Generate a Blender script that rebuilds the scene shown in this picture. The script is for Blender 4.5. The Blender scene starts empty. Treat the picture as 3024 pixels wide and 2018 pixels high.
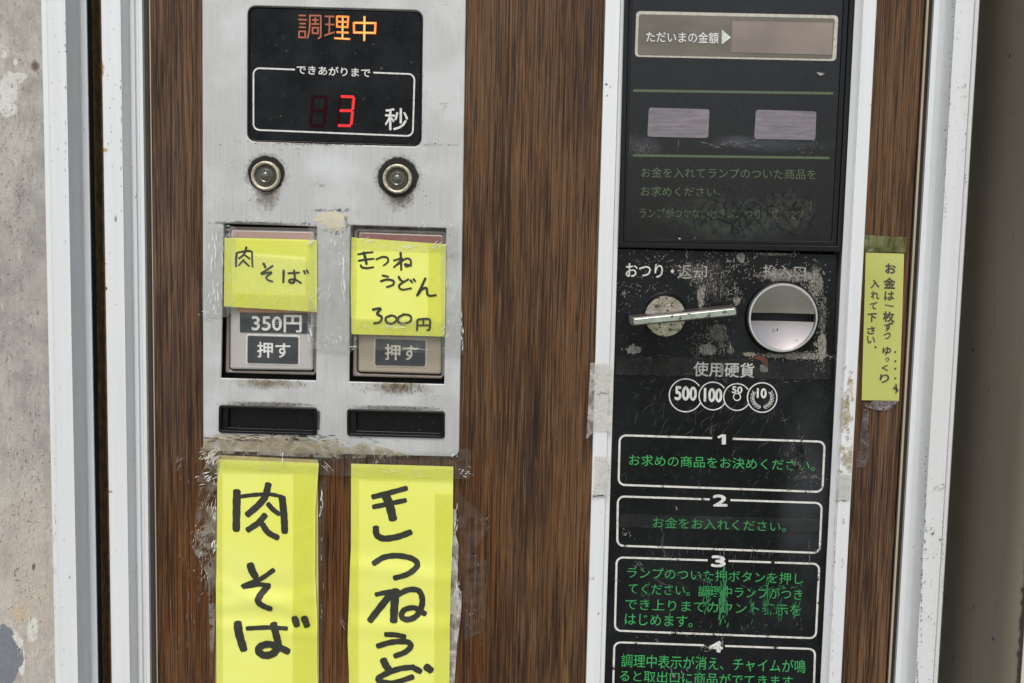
import bpy, bmesh, math, random
from math import radians, sin, cos, pi
from mathutils import Vector, Matrix, noise as mnoise
random.seed(7)
S = bpy.context.scene
COL = S.collection
# ------------------------------------------------------------------ camera
CAM = Vector((0.0, -0.80, 1.40)); F = 2950.0
def cam_axes(p, y, r):
    fw = Vector((sin(y)*cos(p), cos(y)*cos(p), sin(p))); rt = Vector((cos(y), -sin(y), 0)); up = rt.cross(fw)
    return rt*cos(r)+up*sin(r), -rt*sin(r)+up*cos(r), fw
RT, UP, FW = cam_axes(radians(-5.18), radians(-1.26), radians(1.21))
cd = bpy.data.cameras.new('camera'); cam = bpy.data.objects.new('camera', cd); COL.objects.link(cam)
cam.matrix_world = Matrix(((RT.x, UP.x, -FW.x, CAM.x), (RT.y, UP.y, -FW.y, CAM.y), (RT.z, UP.z, -FW.z, CAM.z), (0, 0, 0, 1)))
cd.sensor_width = 36; cd.lens = F/3024*36; cd.clip_start = 0.02; cd.clip_end = 500
S.camera = cam
# ------------------------------------------------------------------ sky, sun, exposure
SUN_EL, SUN_AZ = 54, -6          # azimuth in degrees to the right of straight behind the camera
w = bpy.data.worlds.new('World'); S.world = w; w.use_nodes = True
nt = w.node_tree; sky = nt.nodes.new('ShaderNodeTexSky'); sky.sky_type = 'NISHITA'; sky.sun_disc = False
sky.sun_elevation = radians(SUN_EL); sky.sun_rotation = radians(180-SUN_AZ); sky.dust_density = 3.0; sky.air_density = 1.0
hs = nt.nodes.new('ShaderNodeHueSaturation'); hs.inputs['Saturation'].default_value = .5   # thin white overcast
nt.links.new(sky.outputs[0], hs.inputs['Color']); nt.links.new(hs.outputs[0], nt.nodes['Background'].inputs[0]); nt.nodes['Background'].inputs[1].default_value = 0.15
sd = bpy.data.lights.new('sun', 'SUN'); sd.energy = 1.5; sd.angle = radians(22); sd.color = (1, .96, .9)
so = bpy.data.objects.new('sun', sd); COL.objects.link(so)
sv = Vector((sin(radians(SUN_AZ))*cos(radians(SUN_EL)), -cos(radians(SUN_AZ))*cos(radians(SUN_EL)), sin(radians(SUN_EL))))
so.rotation_euler = sv.to_track_quat('Z', 'Y').to_euler(); so.location = (0.5, -3, 4)
S.view_settings.view_transform = 'Standard'; S.view_settings.look = 'None'; S.view_settings.gamma = 1
S.view_settings.exposure = 0.04
S.cycles.max_bounces = 8; S.cycles.transparent_max_bounces = 16

# ------------------------------------------------------------------ measuring helpers: a place read off the photograph -> a point on the machine front
def W(p, d=0.0):
    x = (p[0]-1512)/F; y = (p[1]-1009)/F
    r = FW + RT*x - UP*y
    t = (d-CAM.y)/r.y
    return CAM + r*t
def reg(ox, oy, s): return lambda x, y: (ox+x*s, oy+y*s)
A0 = reg(0, 0, 1)
R1 = reg(0, 0, .4464); R2 = reg(600, 0, .3826); R3 = reg(580, 580, .5102); R4 = reg(500, 1280, .4706); R5 = reg(1750, 0, .4846)
R6 = reg(1720, 700, .3826); R7 = reg(1720, 1240, .4962); R8 = reg(2400, 600, .574); R9 = reg(0, 1300, .4579)
R10 = reg(2400, 0, .4081); R11 = reg(2400, 1400, .3942)
def X(sx, d=0.0): return W((sx, 1009), d).x
def PX(sx0=1500, sx1=1600): return (X(sx1)-X(sx0))/(sx1-sx0)      # metres per photo pixel at the front
MPP = PX()

# ------------------------------------------------------------------ materials
def srgb(r, g=None, b=None):
    if g is None: r, g, b = r
    return tuple(((c/255)/12.92 if c/255 <= .04045 else ((c/255+.055)/1.055)**2.4) for c in (r, g, b)) + (1,)
class NB:
    def __init__(s, name):
        s.m = bpy.data.materials.new(name); s.m.use_nodes = True; s.t = s.m.node_tree
        s.b = s.t.nodes['Principled BSDF']; s.out = s.t.nodes['Material Output']
        s.tc = s.t.nodes.new('ShaderNodeTexCoord').outputs['Object']
    def n(s, typ, ins=None, **kw):
        nd = s.t.nodes.new('ShaderNode'+typ)
        for k, v in kw.items(): setattr(nd, k, v)
        for k, v in (ins or {}).items():
            i = nd.inputs[k]
            if isinstance(v, bpy.types.NodeSocket): s.t.links.new(v, i)
            else: i.default_value = v
        return nd
    def vec(s, scale=(1, 1, 1), loc=(0, 0, 0), rot=(0, 0, 0), src=None):
        return s.n('Mapping', {0: src or s.tc, 'Location': loc, 'Rotation': rot, 'Scale': scale}).outputs[0]
    def noise(s, scale=5, stretch=(1, 1, 1), detail=4, rough=.55, dist=0, loc=(0, 0, 0), rot=(0, 0, 0)):
        return s.n('TexNoise', {'Vector': s.vec(stretch, loc, rot), 'Scale': scale, 'Detail': detail, 'Roughness': rough, 'Distortion': dist}).outputs[0]
    def math(s, op, a, b=0.0, c=None, clamp=False):
        ins = {0: a, 1: b}
        if c is not None: ins[2] = c
        return s.n('Math', ins, operation=op, use_clamp=clamp).outputs[0]
    def rng(s, v, a, b, c=0.0, d=1.0):
        return s.n('MapRange', {0: v, 1: a, 2: b, 3: c, 4: d}, clamp=True).outputs[0]
    def mix(s, f, a, b, blend='MIX'):
        nd = s.n('Mix', None, data_type='RGBA', blend_type=blend)
        for i, v in ((0, f), (6, a), (7, b)):
            if isinstance(v, bpy.types.NodeSocket): s.t.links.new(v, nd.inputs[i])
            else: nd.inputs[i].default_value = v
        return nd.outputs[2]
    def ramp(s, v, stops):
        nd = s.n('ValToRGB', {0: v}); e = nd.color_ramp.elements
        while len(e) < len(stops): e.new(.5)
        for el, (p, c) in zip(e, stops): el.position = p; el.color = c
        return nd.outputs[0]
    def blotch(s, c, rx, rz, amp=.8, scale=60, soft=.35, detail=6, stretch=(1, 1, 1)):
        """stain: 1 inside an irregular ellipse about photo place c, radii in photo pixels"""
        p = W(c); v = s.n('Mapping', {0: s.tc, 'Location': (-p.x/(rx*MPP), 0, -p.z/(rz*MPP)), 'Scale': (1/(rx*MPP), 0, 1/(rz*MPP))}).outputs[0]
        L = s.n('VectorMath', {0: v}, operation='LENGTH').outputs['Value']
        nz = s.noise(scale, detail=detail, rough=.65, stretch=stretch)
        L = s.math('ADD', L, s.math('MULTIPLY', s.math('SUBTRACT', nz, .5), amp*2))
        return s.rng(L, 1, 1-soft)
    def done(s, col=None, rough=None, metal=None, bump=None, bs=.3, bd=.001, **kw):
        for k, v in (('Base Color', col), ('Roughness', rough), ('Metallic', metal)):
            if v is None: continue
            if isinstance(v, bpy.types.NodeSocket): s.t.links.new(v, s.b.inputs[k])
            else: s.b.inputs[k].default_value = v
        for k, v in kw.items(): s.b.inputs[k.replace('_', ' ')].default_value = v
        if bump is not None:
            bn = s.n('Bump', {'Height': bump, 'Strength': bs, 'Distance': bd})
            s.t.links.new(bn.outputs[0], s.b.inputs['Normal'])
        return s.m

def simple(name, col, rough=.5, metal=0, var=.12, scale=60, bs=.15, bd=.0005, stretch=(1, 1, 1), specks=None, **kw):
    m = NB(name); nz = m.noise(scale, stretch, 6)
    c = m.mix(m.rng(nz, .3, .7), tuple(x*(1-var) for x in col[:3])+(1,), tuple(min(1, x*(1+var)) for x in col[:3])+(1,))
    if specks:
        sc, th, sc2 = specks; c = m.mix(m.rng(m.noise(sc, detail=3), th, th+.03), c, sc2)
    return m.done(c, m.rng(nz, .2, .8, max(.02, rough*.8), min(1, rough*1.2)), metal, nz, bs, bd, **kw)

def emis(name, col, st):
    m = NB(name); m.b.inputs['Base Color'].default_value = tuple(c*.3 for c in col[:3])+(1,)
    m.b.inputs['Emission Color'].default_value = col
    nz = m.noise(90); m.t.links.new(m.rng(nz, .3, .7, st*.8, st*1.1), m.b.inputs['Emission Strength']); return m.m

def wood_mat(name):
    m = NB(name)
    g = m.noise(1.0, (18, 1, 1.6), 6, .6, 1.4, loc=(3.1, 0, .4))          # broad figure
    g2 = m.noise(1.0, (90, 1, 2.6), 5, .65, 1.0, loc=(1.7, 0, .2))
    fine = m.noise(1.0, (700, 1, 10), 5, .68, .5)                        # pores
    fine2 = m.noise(1.0, (1000, 1, 16), 3, .6, .3)
    strk = m.noise(1.0, (240, 1, 4), 4, .65, 1.8, loc=(6, 0, 1))           # long dark streaks
    base = m.ramp(m.math('ADD', m.math('MULTIPLY', g, .5), m.math('MULTIPLY', g2, .5)),
                  [(.34, srgb(50, 33, 23)), (.43, srgb(72, 50, 34)), (.50, srgb(94, 67, 45)), (.58, srgb(106, 77, 52)), (.68, srgb(76, 53, 38))])
    cool = m.math('MAXIMUM', m.blotch((500, 700), 150, 900, .6, 10, .9), m.math('MULTIPLY', m.blotch((2600, 1500), 130, 700, .6, 10, .9), .7))
    base = m.mix(m.math('MULTIPLY', cool, .85), base, m.mix(m.rng(g2, .4, .6), srgb(62, 48, 44), srgb(108, 86, 72)))
    c = m.mix(m.rng(fine, .49, .55, 0, .82), base, srgb(36, 24, 19))
    c = m.mix(m.rng(strk, .55, .63, 0, .55), c, srgb(38, 27, 24))
    c = m.mix(m.rng(fine2, .53, .62, 0, .4), c, srgb(140, 108, 76))
    dk = m.noise(1.0, (36, 1, 2.4), 3, .5, 2.6, loc=(9, 0, 3))
    c = m.mix(m.rng(dk, .57, .70, 0, .35), c, srgb(50, 42, 44))            # grey-black veins
    red = m.blotch(R4(150, 1000), 190, 560, .6, 14, .9); red2 = m.blotch(R4(1900, 1000), 130, 640, .6, 14, .9); red3 = m.blotch(R4(1040, 900), 80, 700, .5, 14, .6)
    rr = m.math('MAXIMUM', m.math('MAXIMUM', red, red2), red3)            # old adhesive and oily wear round the long notes
    c = m.mix(m.math('MULTIPLY', rr, .6), c, m.mix(m.rng(fine, .42, .6), srgb(112, 70, 36), srgb(36, 20, 13)))
    ro = m.rng(m.math('ADD', fine, m.math('MULTIPLY', rr, -.5)), 0, .7, .22, .5)
    return m.done(c, ro, 0, fine, .25, .0003, Specular_IOR_Level=.2)

def steel_mat():
    m = NB('brushed aluminium')
    br = m.noise(1.0, (1500, 1, 22), 3, .6); cl = m.noise(22, detail=7, rough=.6); cl2 = m.noise(7, detail=4)
    c = m.mix(m.rng(br, .35, .65), srgb(180, 180, 180), srgb(195, 195, 194))
    c = m.mix(m.rng(cl, .46, .64, 0, .6), c, srgb(210, 212, 213))
    c = m.mix(m.rng(cl2, .5, .7, 0, .35), c, srgb(176, 174, 172))
    sp = m.noise(420, detail=3, rough=.7); reg_ = m.noise(18, detail=3, loc=(2, 3, 4))
    c = m.mix(m.math('MULTIPLY', m.rng(sp, .66, .7), m.rng(reg_, .48, .6)), c, srgb(92, 86, 78))
    fl = m.noise(1.0, (240, 1, 60), 5, .7, 1.5, rot=(0, .5, 0))
    c = m.mix(m.math('MULTIPLY', m.rng(fl, .68, .72), .5), c, srgb(120, 112, 102))
    blk = srgb(26, 20, 17)
    def st(cc, rx, rz, amp, sc, soft, col, k=1.0, **kw):
        nonlocal c
        f = m.blotch(cc, rx, rz, amp, sc, soft, **kw); c = m.mix(m.math('MULTIPLY', f, k), c, col)
    st(R2(500, 1500), 42, 60, .9, 240, .6, srgb(110, 100, 84), .8); st(R2(1515, 1520), 46, 50, .9, 240, .6, srgb(100, 90, 74), .8)
    st(R2(497, 1345), 68, 64, .5, 330, .3, srgb(70, 62, 54), .6); st(R2(1508, 1375), 74, 72, .5, 330, .3, srgb(70, 62, 54), .6)
    st(R2(496, 1346), 56, 54, .12, 260, .06, blk); st(R2(1509, 1374), 61, 60, .16, 260, .06, blk)
    st(R3(420, 1078), 130, 22, .7, 190, .8, srgb(122, 108, 80), .8); st(R3(1170, 1098), 110, 30, .8, 190, .8, srgb(108, 92, 62), .9)
    st(R3(430, 1200), 150, 9, .7, 300, .5, srgb(80, 70, 60), .7); st(R3(1150, 1222), 150, 9, .7, 300, .5, srgb(80, 70, 60), .7)
    st(R3(330, 160), 150, 8, .8, 300, .5, srgb(60, 50, 44), .7)
    st(R3(706, 1290), 10, 40, .7, 250, .3, srgb(52, 40, 32), .9)
    st(R3(350, 1430), 270, 26, .7, 90, .6, srgb(158, 144, 120), .8, stretch=(.4, 1, 1.5)); st(R3(300, 1400), 230, 7, .9, 130, .4, srgb(84, 70, 54), .8, stretch=(.3, 1, 1))
    st(R3(700, 1470), 220, 16, .9, 110, .5, srgb(150, 138, 116), .7); st(R3(620, 1385), 16, 7, .5, 200, .3, srgb(52, 38, 28), .9)
    st(R3(110, 460), 60, 150, .9, 60, .6, srgb(196, 196, 196), .6)
    st(R2(1090, 1110), 330, 7, .6, 200, .5, srgb(96, 84, 74), .8)
    st(R2(930, 1290), 75, 60, .8, 60, .8, srgb(226, 232, 236), .3)
    return m.done(c, m.rng(cl, .3, .7, .36, .55), .25, br, .1, .0003)

def frame_mat(name, col=(229, 231, 233), spk=.7):
    m = NB(name); nz = m.noise(1.0, (180, 1, 5), 4); cl = m.noise(9, detail=5)
    c = m.mix(m.rng(nz, .3, .7), srgb(*[x-9 for x in col]), srgb(*col)); c = m.mix(m.rng(cl, .5, .75, 0, .3), c, srgb(224, 223, 218))
    sp = m.noise(1.0, (230, 230, 150), 2, .5); rg = m.noise(12, detail=2, loc=(5, 1, 2))
    c = m.mix(m.math('MULTIPLY', m.rng(sp, .72, .75), m.rng(rg, .5, .6)), c, srgb(90, 84, 76))
    c = m.mix(m.blotch(R1(718, 480), 12, 26, .9, 160, .4), c, srgb(178, 150, 104)); c = m.mix(m.blotch(R1(738, 1008), 14, 8, .9, 160, .4), c, srgb(178, 160, 120))
    c = m.mix(m.blotch(R9(745, 305), 18, 5, .7, 160, .4), c, srgb(168, 152, 142))
    return m.done(c, m.rng(cl, .3, .7, .3, .42), .12, nz, .06, .0003)

def black_print_mat():
    m = NB('worn black enamel'); cl = m.noise(14, detail=6, rough=.6); f = m.noise(160, detail=4)
    c = m.mix(m.rng(cl, .35, .7), srgb(12, 13, 15), srgb(28, 30, 34)); c = m.mix(m.rng(f, .55, .75, 0, .25), c, srgb(52, 54, 56))
    sc = m.noise(1.0, (600, 1, 70), 4, .7, 1.0, rot=(0, .35, 0)); sc2 = m.noise(1.0, (420, 1, 40), 4, .7, 1.0, rot=(0, -.6, 0))
    c = m.mix(m.rng(sc, .66, .73, 0, .5), c, srgb(110, 110, 108)); c = m.mix(m.rng(sc2, .7, .76, 0, .4), c, srgb(104, 104, 104))
    grime = m.blotch(R7(1330, 400), 90, 330, .8, 30, .8); c = m.mix(m.math('MULTIPLY', grime, .5), c, srgb(66, 68, 72))
    # paint rubbed through round the coin slot
    pale = srgb(170, 164, 154)
    strip = m.rng(m.noise(1.0, (420, 1, 120), 6, .8, 1.6, rot=(0, .5, 0)), .47, .56); strip2 = m.rng(m.noise(480, detail=6, rough=.8), .47, .58)
    wornm = m.math('MAXIMUM', strip, m.math('MULTIPLY', strip2, .8))
    for (x, y, rx, ry, amp, s_, solid, k) in ((912, 458, 11, 34, .6, 120, 1, .9), (400, 872, 22, 13, .8, 130, 1, .95), (960, 872, 26, 20, .8, 110, 1, .9), (1845, 850, 14, 44, .6, 110, 1, .95),
        (1640, 915, 105, 11, .8, 150, 0, .9), (1560, 300, 96, 18, 1.1, 90, 0, .6), (1800, 360, 20, 56, 1.1, 90, 0, .65), (850, 250, 60, 22, 1.0, 160, 0, .1), (1050, 750, 30, 30, 1.0, 120, 0, .45),
        (1290, 905, 26, 7, .9, 170, 0, .8), (990, 340, 60, 60, 1.2, 160, 0, .1), (1220, 160, 12, 16, .8, 120, 1, .7), (1480, 125, 50, 8, 1.0, 220, 0, .7), (1850, 600, 12, 60, 1.2, 220, 0, .3), (1190, 490, 12, 16, 1, 200, 1, .6)):
        f_ = m.blotch(R6(x, y), rx, ry, amp, s_*1.6, .2, detail=8)
        c = m.mix(m.math('MULTIPLY', m.math('MULTIPLY', f_, m.math('ADD', m.math('MULTIPLY', wornm, .8), .2)) if solid else m.math('MULTIPLY', f_, wornm), k), c, pale)
    return m.done(c, m.rng(cl, .3, .7, .14, .34), 0, f, .1, .0002, Specular_IOR_Level=.28)

def pane_mat():
    m = NB('dusty black acrylic'); cl = m.noise(9, detail=6, rough=.6); f = m.noise(230, detail=4)
    c = m.mix(m.rng(cl, .35, .7), srgb(14, 15, 17), srgb(28, 29, 32)); c = m.mix(m.rng(f, .55, .75, 0, .25), c, srgb(48, 50, 50))
    du = m.blotch(R5(300, 890), 60, 40, .9, 60, .9); du2 = m.blotch(R5(1100, 880), 210, 26, .9, 40, .9, stretch=(.4, 1, 1)); du3 = m.blotch(R5(880, 860), 60, 20, .8, 50, .9)
    for d_ in (du, du2, du3): c = m.mix(m.math('MULTIPLY', d_, .22), c, srgb(104, 108, 118))
    sm = m.blotch(R5(850, 1330), 250, 75, .7, 40, .5); c = m.mix(m.math('MULTIPLY', sm, .55), c, m.mix(m.rng(m.noise(150, detail=6, rough=.7), .4, .6), srgb(34, 36, 34), srgb(62, 74, 66)))
    gl = m.blotch(R5(1180, 1290), 70, 60, .9, 90, .3, detail=8); c = m.mix(m.math('MULTIPLY', gl, .22), c, srgb(88, 82, 80))
    v = m.n('TexVoronoi', {'Vector': m.vec((60, 1, 60)), 'Scale': 1.0, 'Randomness': 1.0}, feature='DISTANCE_TO_EDGE').outputs[0]
    cr = m.math('MULTIPLY', m.rng(v, .035, .015), m.blotch(R5(900, 1320), 230, 60, .5, 30, .3)); c = m.mix(m.math('MULTIPLY', cr, .8), c, srgb(10, 10, 9))
    ru = m.blotch(R5(820, 1475), 330, 8, .9, 120, .8); c = m.mix(m.math('MULTIPLY', ru, .8), c, srgb(74, 56, 40))
    return m.done(c, m.rng(cl, .3, .7, .06, .24), 0, f, .05, .0002, Specular_IOR_Level=.36)

def display_mat():
    m = NB('smudged display glass'); cl = m.noise(40, detail=8, rough=.7); f = m.noise(300, detail=3)
    c = m.mix(m.rng(cl, .4, .68), srgb(5, 6, 8), srgb(28, 31, 34)); c = m.mix(m.rng(f, .7, .74, 0, .5), c, srgb(110, 110, 108))
    return m.done(c, m.rng(cl, .3, .7, .06, .2), 0, None, Specular_IOR_Level=.15)

def print_mat(name, col, wear=.0, sc=160, rough=.4, spots=()):
    """flat printed ink, worn away (see-through) where the noise says so"""
    m = NB(name); nz = m.noise(sc, detail=5, rough=.7); v = m.noise(300, detail=2)
    c = m.mix(m.rng(v, .4, .7), col, tuple(x*.75 for x in col[:3])+(1,))
    m.done(c, rough, 0)
    a = m.rng(nz, .62-.30*wear, .68-.30*wear) if wear > 0 else None
    for cc, rx, rz in spots:
        b = m.rng(m.math('ADD', m.math('SUBTRACT', 1.0, m.blotch(cc, rx, rz, .7, 120, .3)), m.rng(nz, .5, .56, 0, .8)), .2, .8)
        a = b if a is None else m.math('MULTIPLY', a, b)
    if a is not None: m.t.links.new(a, m.b.inputs['Alpha'])
    return m.m

def paper_mat(name, c1=(228, 232, 104), c2=(233, 237, 126)):
    m = NB(name); n1 = m.noise(14, detail=5); n2 = m.noise(600, detail=2)
    c = m.mix(m.rng(n1, .35, .65), srgb(*c1), srgb(*c2)); c = m.mix(m.rng(n2, .6, .8, 0, .12), c, srgb(200, 200, 90))
    return m.done(c, .5, 0, n2, .05, .0002, Subsurface_Weight=0.0)

def tape_mat(name, tint=(.997, .997, .992), milky=.06, rough=.18, wr=70, bs=.3, col=(225, 226, 224), ragged=None):
    m = NB(name); nz = m.noise(wr, detail=5, rough=.6, dist=1.5); w2 = m.noise(1.0, (300, 1, 40), 4, .6, 2.0)
    m.done(srgb(*col), rough, 0, m.math('ADD', nz, m.math('MULTIPLY', w2, .35)), bs, .0012, Specular_IOR_Level=.9)
    tr = m.n('BsdfTransparent', {0: tint+(1,)}).outputs[0]
    gl = m.n('BsdfGlossy', {0: (1, 1, 1, 1), 'Roughness': .12}); m.t.links.new(m.b.inputs['Normal'].links[0].from_socket, gl.inputs['Normal'])
    f = m.math('MULTIPLY', m.rng(nz, .4, .7, .3, 1.7), milky)
    sp = m.noise(1.0, (380, 1, 120), 3, .6, 1.5, loc=(4, 4, 4)); f = m.math('MAXIMUM', f, m.math('MULTIPLY', m.rng(sp, .69, .75), .5))
    mx = m.n('MixShader', {0: f, 1: tr, 2: m.b.outputs[0]}).outputs[0]
    fr = m.n('Fresnel', {'IOR': 1.35}).outputs[0]
    mx2 = m.n('MixShader', {0: m.math('MULTIPLY', fr, .38), 1: mx, 2: gl.outputs[0]}).outputs[0]
    if ragged:
        e = m.rng(m.noise(ragged, detail=6, rough=.7), .44, .50); t2 = m.n('BsdfTransparent').outputs[0]
        mx2 = m.n('MixShader', {0: e, 1: t2, 2: mx2}).outputs[0]
    m.t.links.new(mx2, m.out.inputs[0]); return m.m

def concrete_mat():
    m = NB('weathered plaster'); a = m.noise(4, detail=6, rough=.6); b = m.noise(45, (1, 1, .7), 8, .7); st = m.noise(1.0, (170, 1, 46), 4, .7, 2.0)
    c = m.mix(m.rng(a, .35, .65), srgb(168, 164, 158), srgb(194, 189, 182))
    c = m.mix(m.rng(b, .42, .62, 0, .75), c, srgb(146, 142, 137)); c = m.mix(m.rng(st, .6, .7, 0, .75), c, srgb(206, 200, 190))
    st2 = m.noise(1.0, (120, 1, 40), 4, .7, 2.0, loc=(8, 2, 1)); c = m.mix(m.rng(st2, .64, .7, 0, .7), c, srgb(104, 98, 92))
    warm = m.blotch((90, 1700), 200, 420, .5, 9, .9); c = m.mix(m.math('MULTIPLY', warm, .55), c, srgb(206, 192, 178))
    for cc, rx, rz in ((R1(40, 600), 30, 60), (R1(110, 510), 28, 16), (R1(30, 690), 30, 34), (R1(85, 405), 8, 10), (R1(5, 350), 8, 12), (R9(190, 1230), 18, 40), (R9(70, 1280), 18, 22), (R9(115, 1400), 14, 60)):
        c = m.mix(m.blotch(cc, rx, rz, 1.0, 90, .12), c, srgb(212, 211, 205))
    c = m.mix(m.blotch(R9(20, 1420), 46, 96, .7, 60, .06), c, srgb(122, 126, 133)); c = m.mix(m.blotch(R1(215, 430), 17, 20, .6, 100, .5), c, srgb(112, 102, 90))
    c = m.mix(m.math('MULTIPLY', m.blotch(R9(110, 1130), 30, 40, .7, 60, .8), .6), c, srgb(206, 170, 120))
    return m.done(c, .9, 0, m.math('ADD', b, m.math('MULTIPLY', st, .6)), .8, .003)

def pillar_mat():
    m = NB('grey brown painted sheet metal'); a = m.noise(1.0, (30, 1, 3), 5); sp = m.noise(95, detail=2, rough=.4); sp2 = m.noise(1.0, (200, 200, 60), 3, .6)
    c = m.mix(m.rng(a, .3, .7), srgb(102, 95, 82), srgb(117, 109, 96)); c = m.mix(m.rng(sp, .735, .75), c, srgb(20, 18, 16)); c = m.mix(m.rng(sp2, .66, .74, 0, .4), c, srgb(60, 54, 46))
    return m.done(c, .45, 0, a, .1, .0005)

MAT = dict(
    wood=wood_mat('walnut grain laminate'), steel=steel_mat(), frame=frame_mat('white anodised aluminium'), frame2=frame_mat('cream anodised aluminium', (214, 208, 196)),
    rubber=simple('dark rubber gasket', srgb(44, 47, 48), .6), gap=simple('rusty brown gap filler', srgb(128, 104, 68), .8, var=.5, scale=120), dstrip=simple('dark brown strip', srgb(74, 66, 60), .5),
    cream=simple('cream piping', srgb(176, 164, 142), .5, stretch=(1, 1, .2)), black=simple('black plastic', srgb(15, 15, 17), .3, Specular_IOR_Level=.3, specks=(400, .7, srgb(90, 86, 80))),
    blackmetal=simple('black moulding', srgb(15, 16, 18), .3, var=.3, stretch=(1, 1, .1), Specular_IOR_Level=.3), void=simple('unlit cabinet interior', srgb(12, 11, 11), .8),
    enamel=black_print_mat(), pane=pane_mat(), glass=display_mat(), concrete=concrete_mat(), pillar=pillar_mat(),
    white=print_mat('white print', srgb(222, 222, 218)), whitew=print_mat('worn white print', srgb(206, 203, 196), .62, 130), whitex=print_mat('nearly rubbed off white print', srgb(170, 166, 158), .66, 300),
    whiteb=print_mat('chipped white print', srgb(220, 218, 212), .93, 110), green=print_mat('green print', srgb(62, 168, 92)), 
    greenw=print_mat('scratched green print', srgb(60, 160, 88), .92, 150, spots=((R7(830, 1040), 24, 30), (R7(1060, 1120), 50, 20))),
    olive=print_mat('faded olive print', srgb(84, 100, 72)), olivew=print_mat('cracked olive print', srgb(80, 96, 66), .9, 120, spots=((R5(1240, 1290), 60, 30), (R5(1050, 1310), 20, 20))),
    warmwhite=print_mat('yellowed white print', srgb(196, 190, 178)), ink=simple('black marker ink', srgb(50, 50, 44), .4, var=.2, scale=80), ink2=simple('faded purple black ink', srgb(66, 62, 62), .6, var=.3, scale=300),
    paper=paper_mat('yellow note paper'), paper2=paper_mat('dull yellow slip paper', (176, 181, 92), (190, 193, 110)), beige=simple('aged beige paper', srgb(206, 188, 128), .6),
    lens=simple('grey lamp lens', srgb(78, 78, 68), .12, scale=40, Coat_Weight=1.0), ring=simple('tarnished ring', srgb(186, 180, 160), .45, .3, var=.45, scale=420, bs=.4),
    chrome=simple('polished chrome', srgb(240, 240, 242), .34, 1, var=.05, scale=20, bs=.02), satin=simple('satin steel plate', srgb(182, 175, 174), .33, 1, var=.06, scale=30, bs=.02),
    worn_chrome=simple('pitted mirror chrome', srgb(206, 200, 190), .16, 1, var=.3, scale=120, bs=.5, bd=.0008, specks=(330, .57, srgb(112, 96, 72))), side=simple('dull nickel side', srgb(104, 98, 96), .4, .7),
    lit=emis('lit orange lamp', srgb(255, 140, 46), 1.25), lithot=emis('bright orange lamp', srgb(255, 196, 120), 1.15), dim=emis('dim orange lamp', srgb(178, 100, 64), .6),
    led=emis('lit red segment', srgb(232, 30, 34), .9), ledoff=simple('unlit red segment', srgb(44, 8, 11), .5, Specular_IOR_Level=.05),
    clear=simple('smoky clear plastic rim', srgb(138, 126, 118), .18, scale=30, Coat_Weight=.6), keyl=simple('pale grey key face', srgb(178, 174, 172), .25, scale=14, var=.1), keyr=simple('yellowed key face', srgb(160, 150, 134), .25, scale=14, var=.1),
    salmon=simple('salmon key face', srgb(172, 146, 134), .3, scale=14), red=simple('dusty red key face', srgb(152, 96, 94), .3, scale=14), orange=simple('orange key strip', srgb(200, 140, 96), .4),
    label=simple('charcoal label', srgb(64, 66, 70), .35, var=.2, scale=60), wingrey=simple('misty grey window', srgb(120, 114, 120), .3, var=.3, scale=1, stretch=(50, 1, 420)), moneyl=simple('smoky money window', srgb(104, 98, 86), .22, var=.3, scale=14, stretch=(1, 1, 2.5)),
    moneyr=simple('milky money display', srgb(136, 123, 114), .25, var=.26, scale=16, stretch=(1, 1, 1.5)), tape=tape_mat('crinkled clear tape'), tape2=tape_mat('thin clear tape', milky=.025, bs=.2), edge=tape_mat('amber clear tape', (.998, .998, .90), milky=.012, bs=.35, wr=40), tapey=tape_mat('yellowed grimy tape', (.95, .93, .87), .38, .4, 60, .6, (190, 180, 160), 60),
    tapem=tape_mat('milky old tape', (.985, .98, .97), .35, .4, 60, .08, (232, 229, 222)), tapeg=tape_mat('greenish cloudy tape', (.8, .85, .6), .55, .4, 60, .3, (132, 134, 88)), tapev=tape_mat('cloudy lilac tape', (.9, .88, .9), .6, .4, 90, .4, (150, 138, 142), 70),
    glue=tape_mat('torn adhesive residue', (.95, .93, .9), .2, .3, 60, .4, (200, 192, 178), 45), chip=simple('bare chipped paint', srgb(150, 146, 138), .6, var=.2, scale=300), glintw=simple('white crease glint', srgb(226, 230, 230), .3), greenchip=simple('smeared green ink', srgb(46, 122, 70), .5),  # the white crease colour paints highlights on crinkled tape
    darkchip=simple('dark grime', srgb(40, 32, 26), .7), rust=simple('brown torn scrap', srgb(98, 52, 36), .6), grey_chip=simple('faint scratch', srgb(104, 104, 102), .5), straw=simple('straw pale fibre', srgb(204, 196, 180), .8),
    grass=simple('grass ground', (.17, .20, .13, 1), .9, var=.5, scale=20), tile=simple('concrete apron', (.32, .31, .29, 1), .9, var=.15, scale=8),
    cabinet=simple('cabinet sheet metal', srgb(180, 178, 172), .5))

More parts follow.
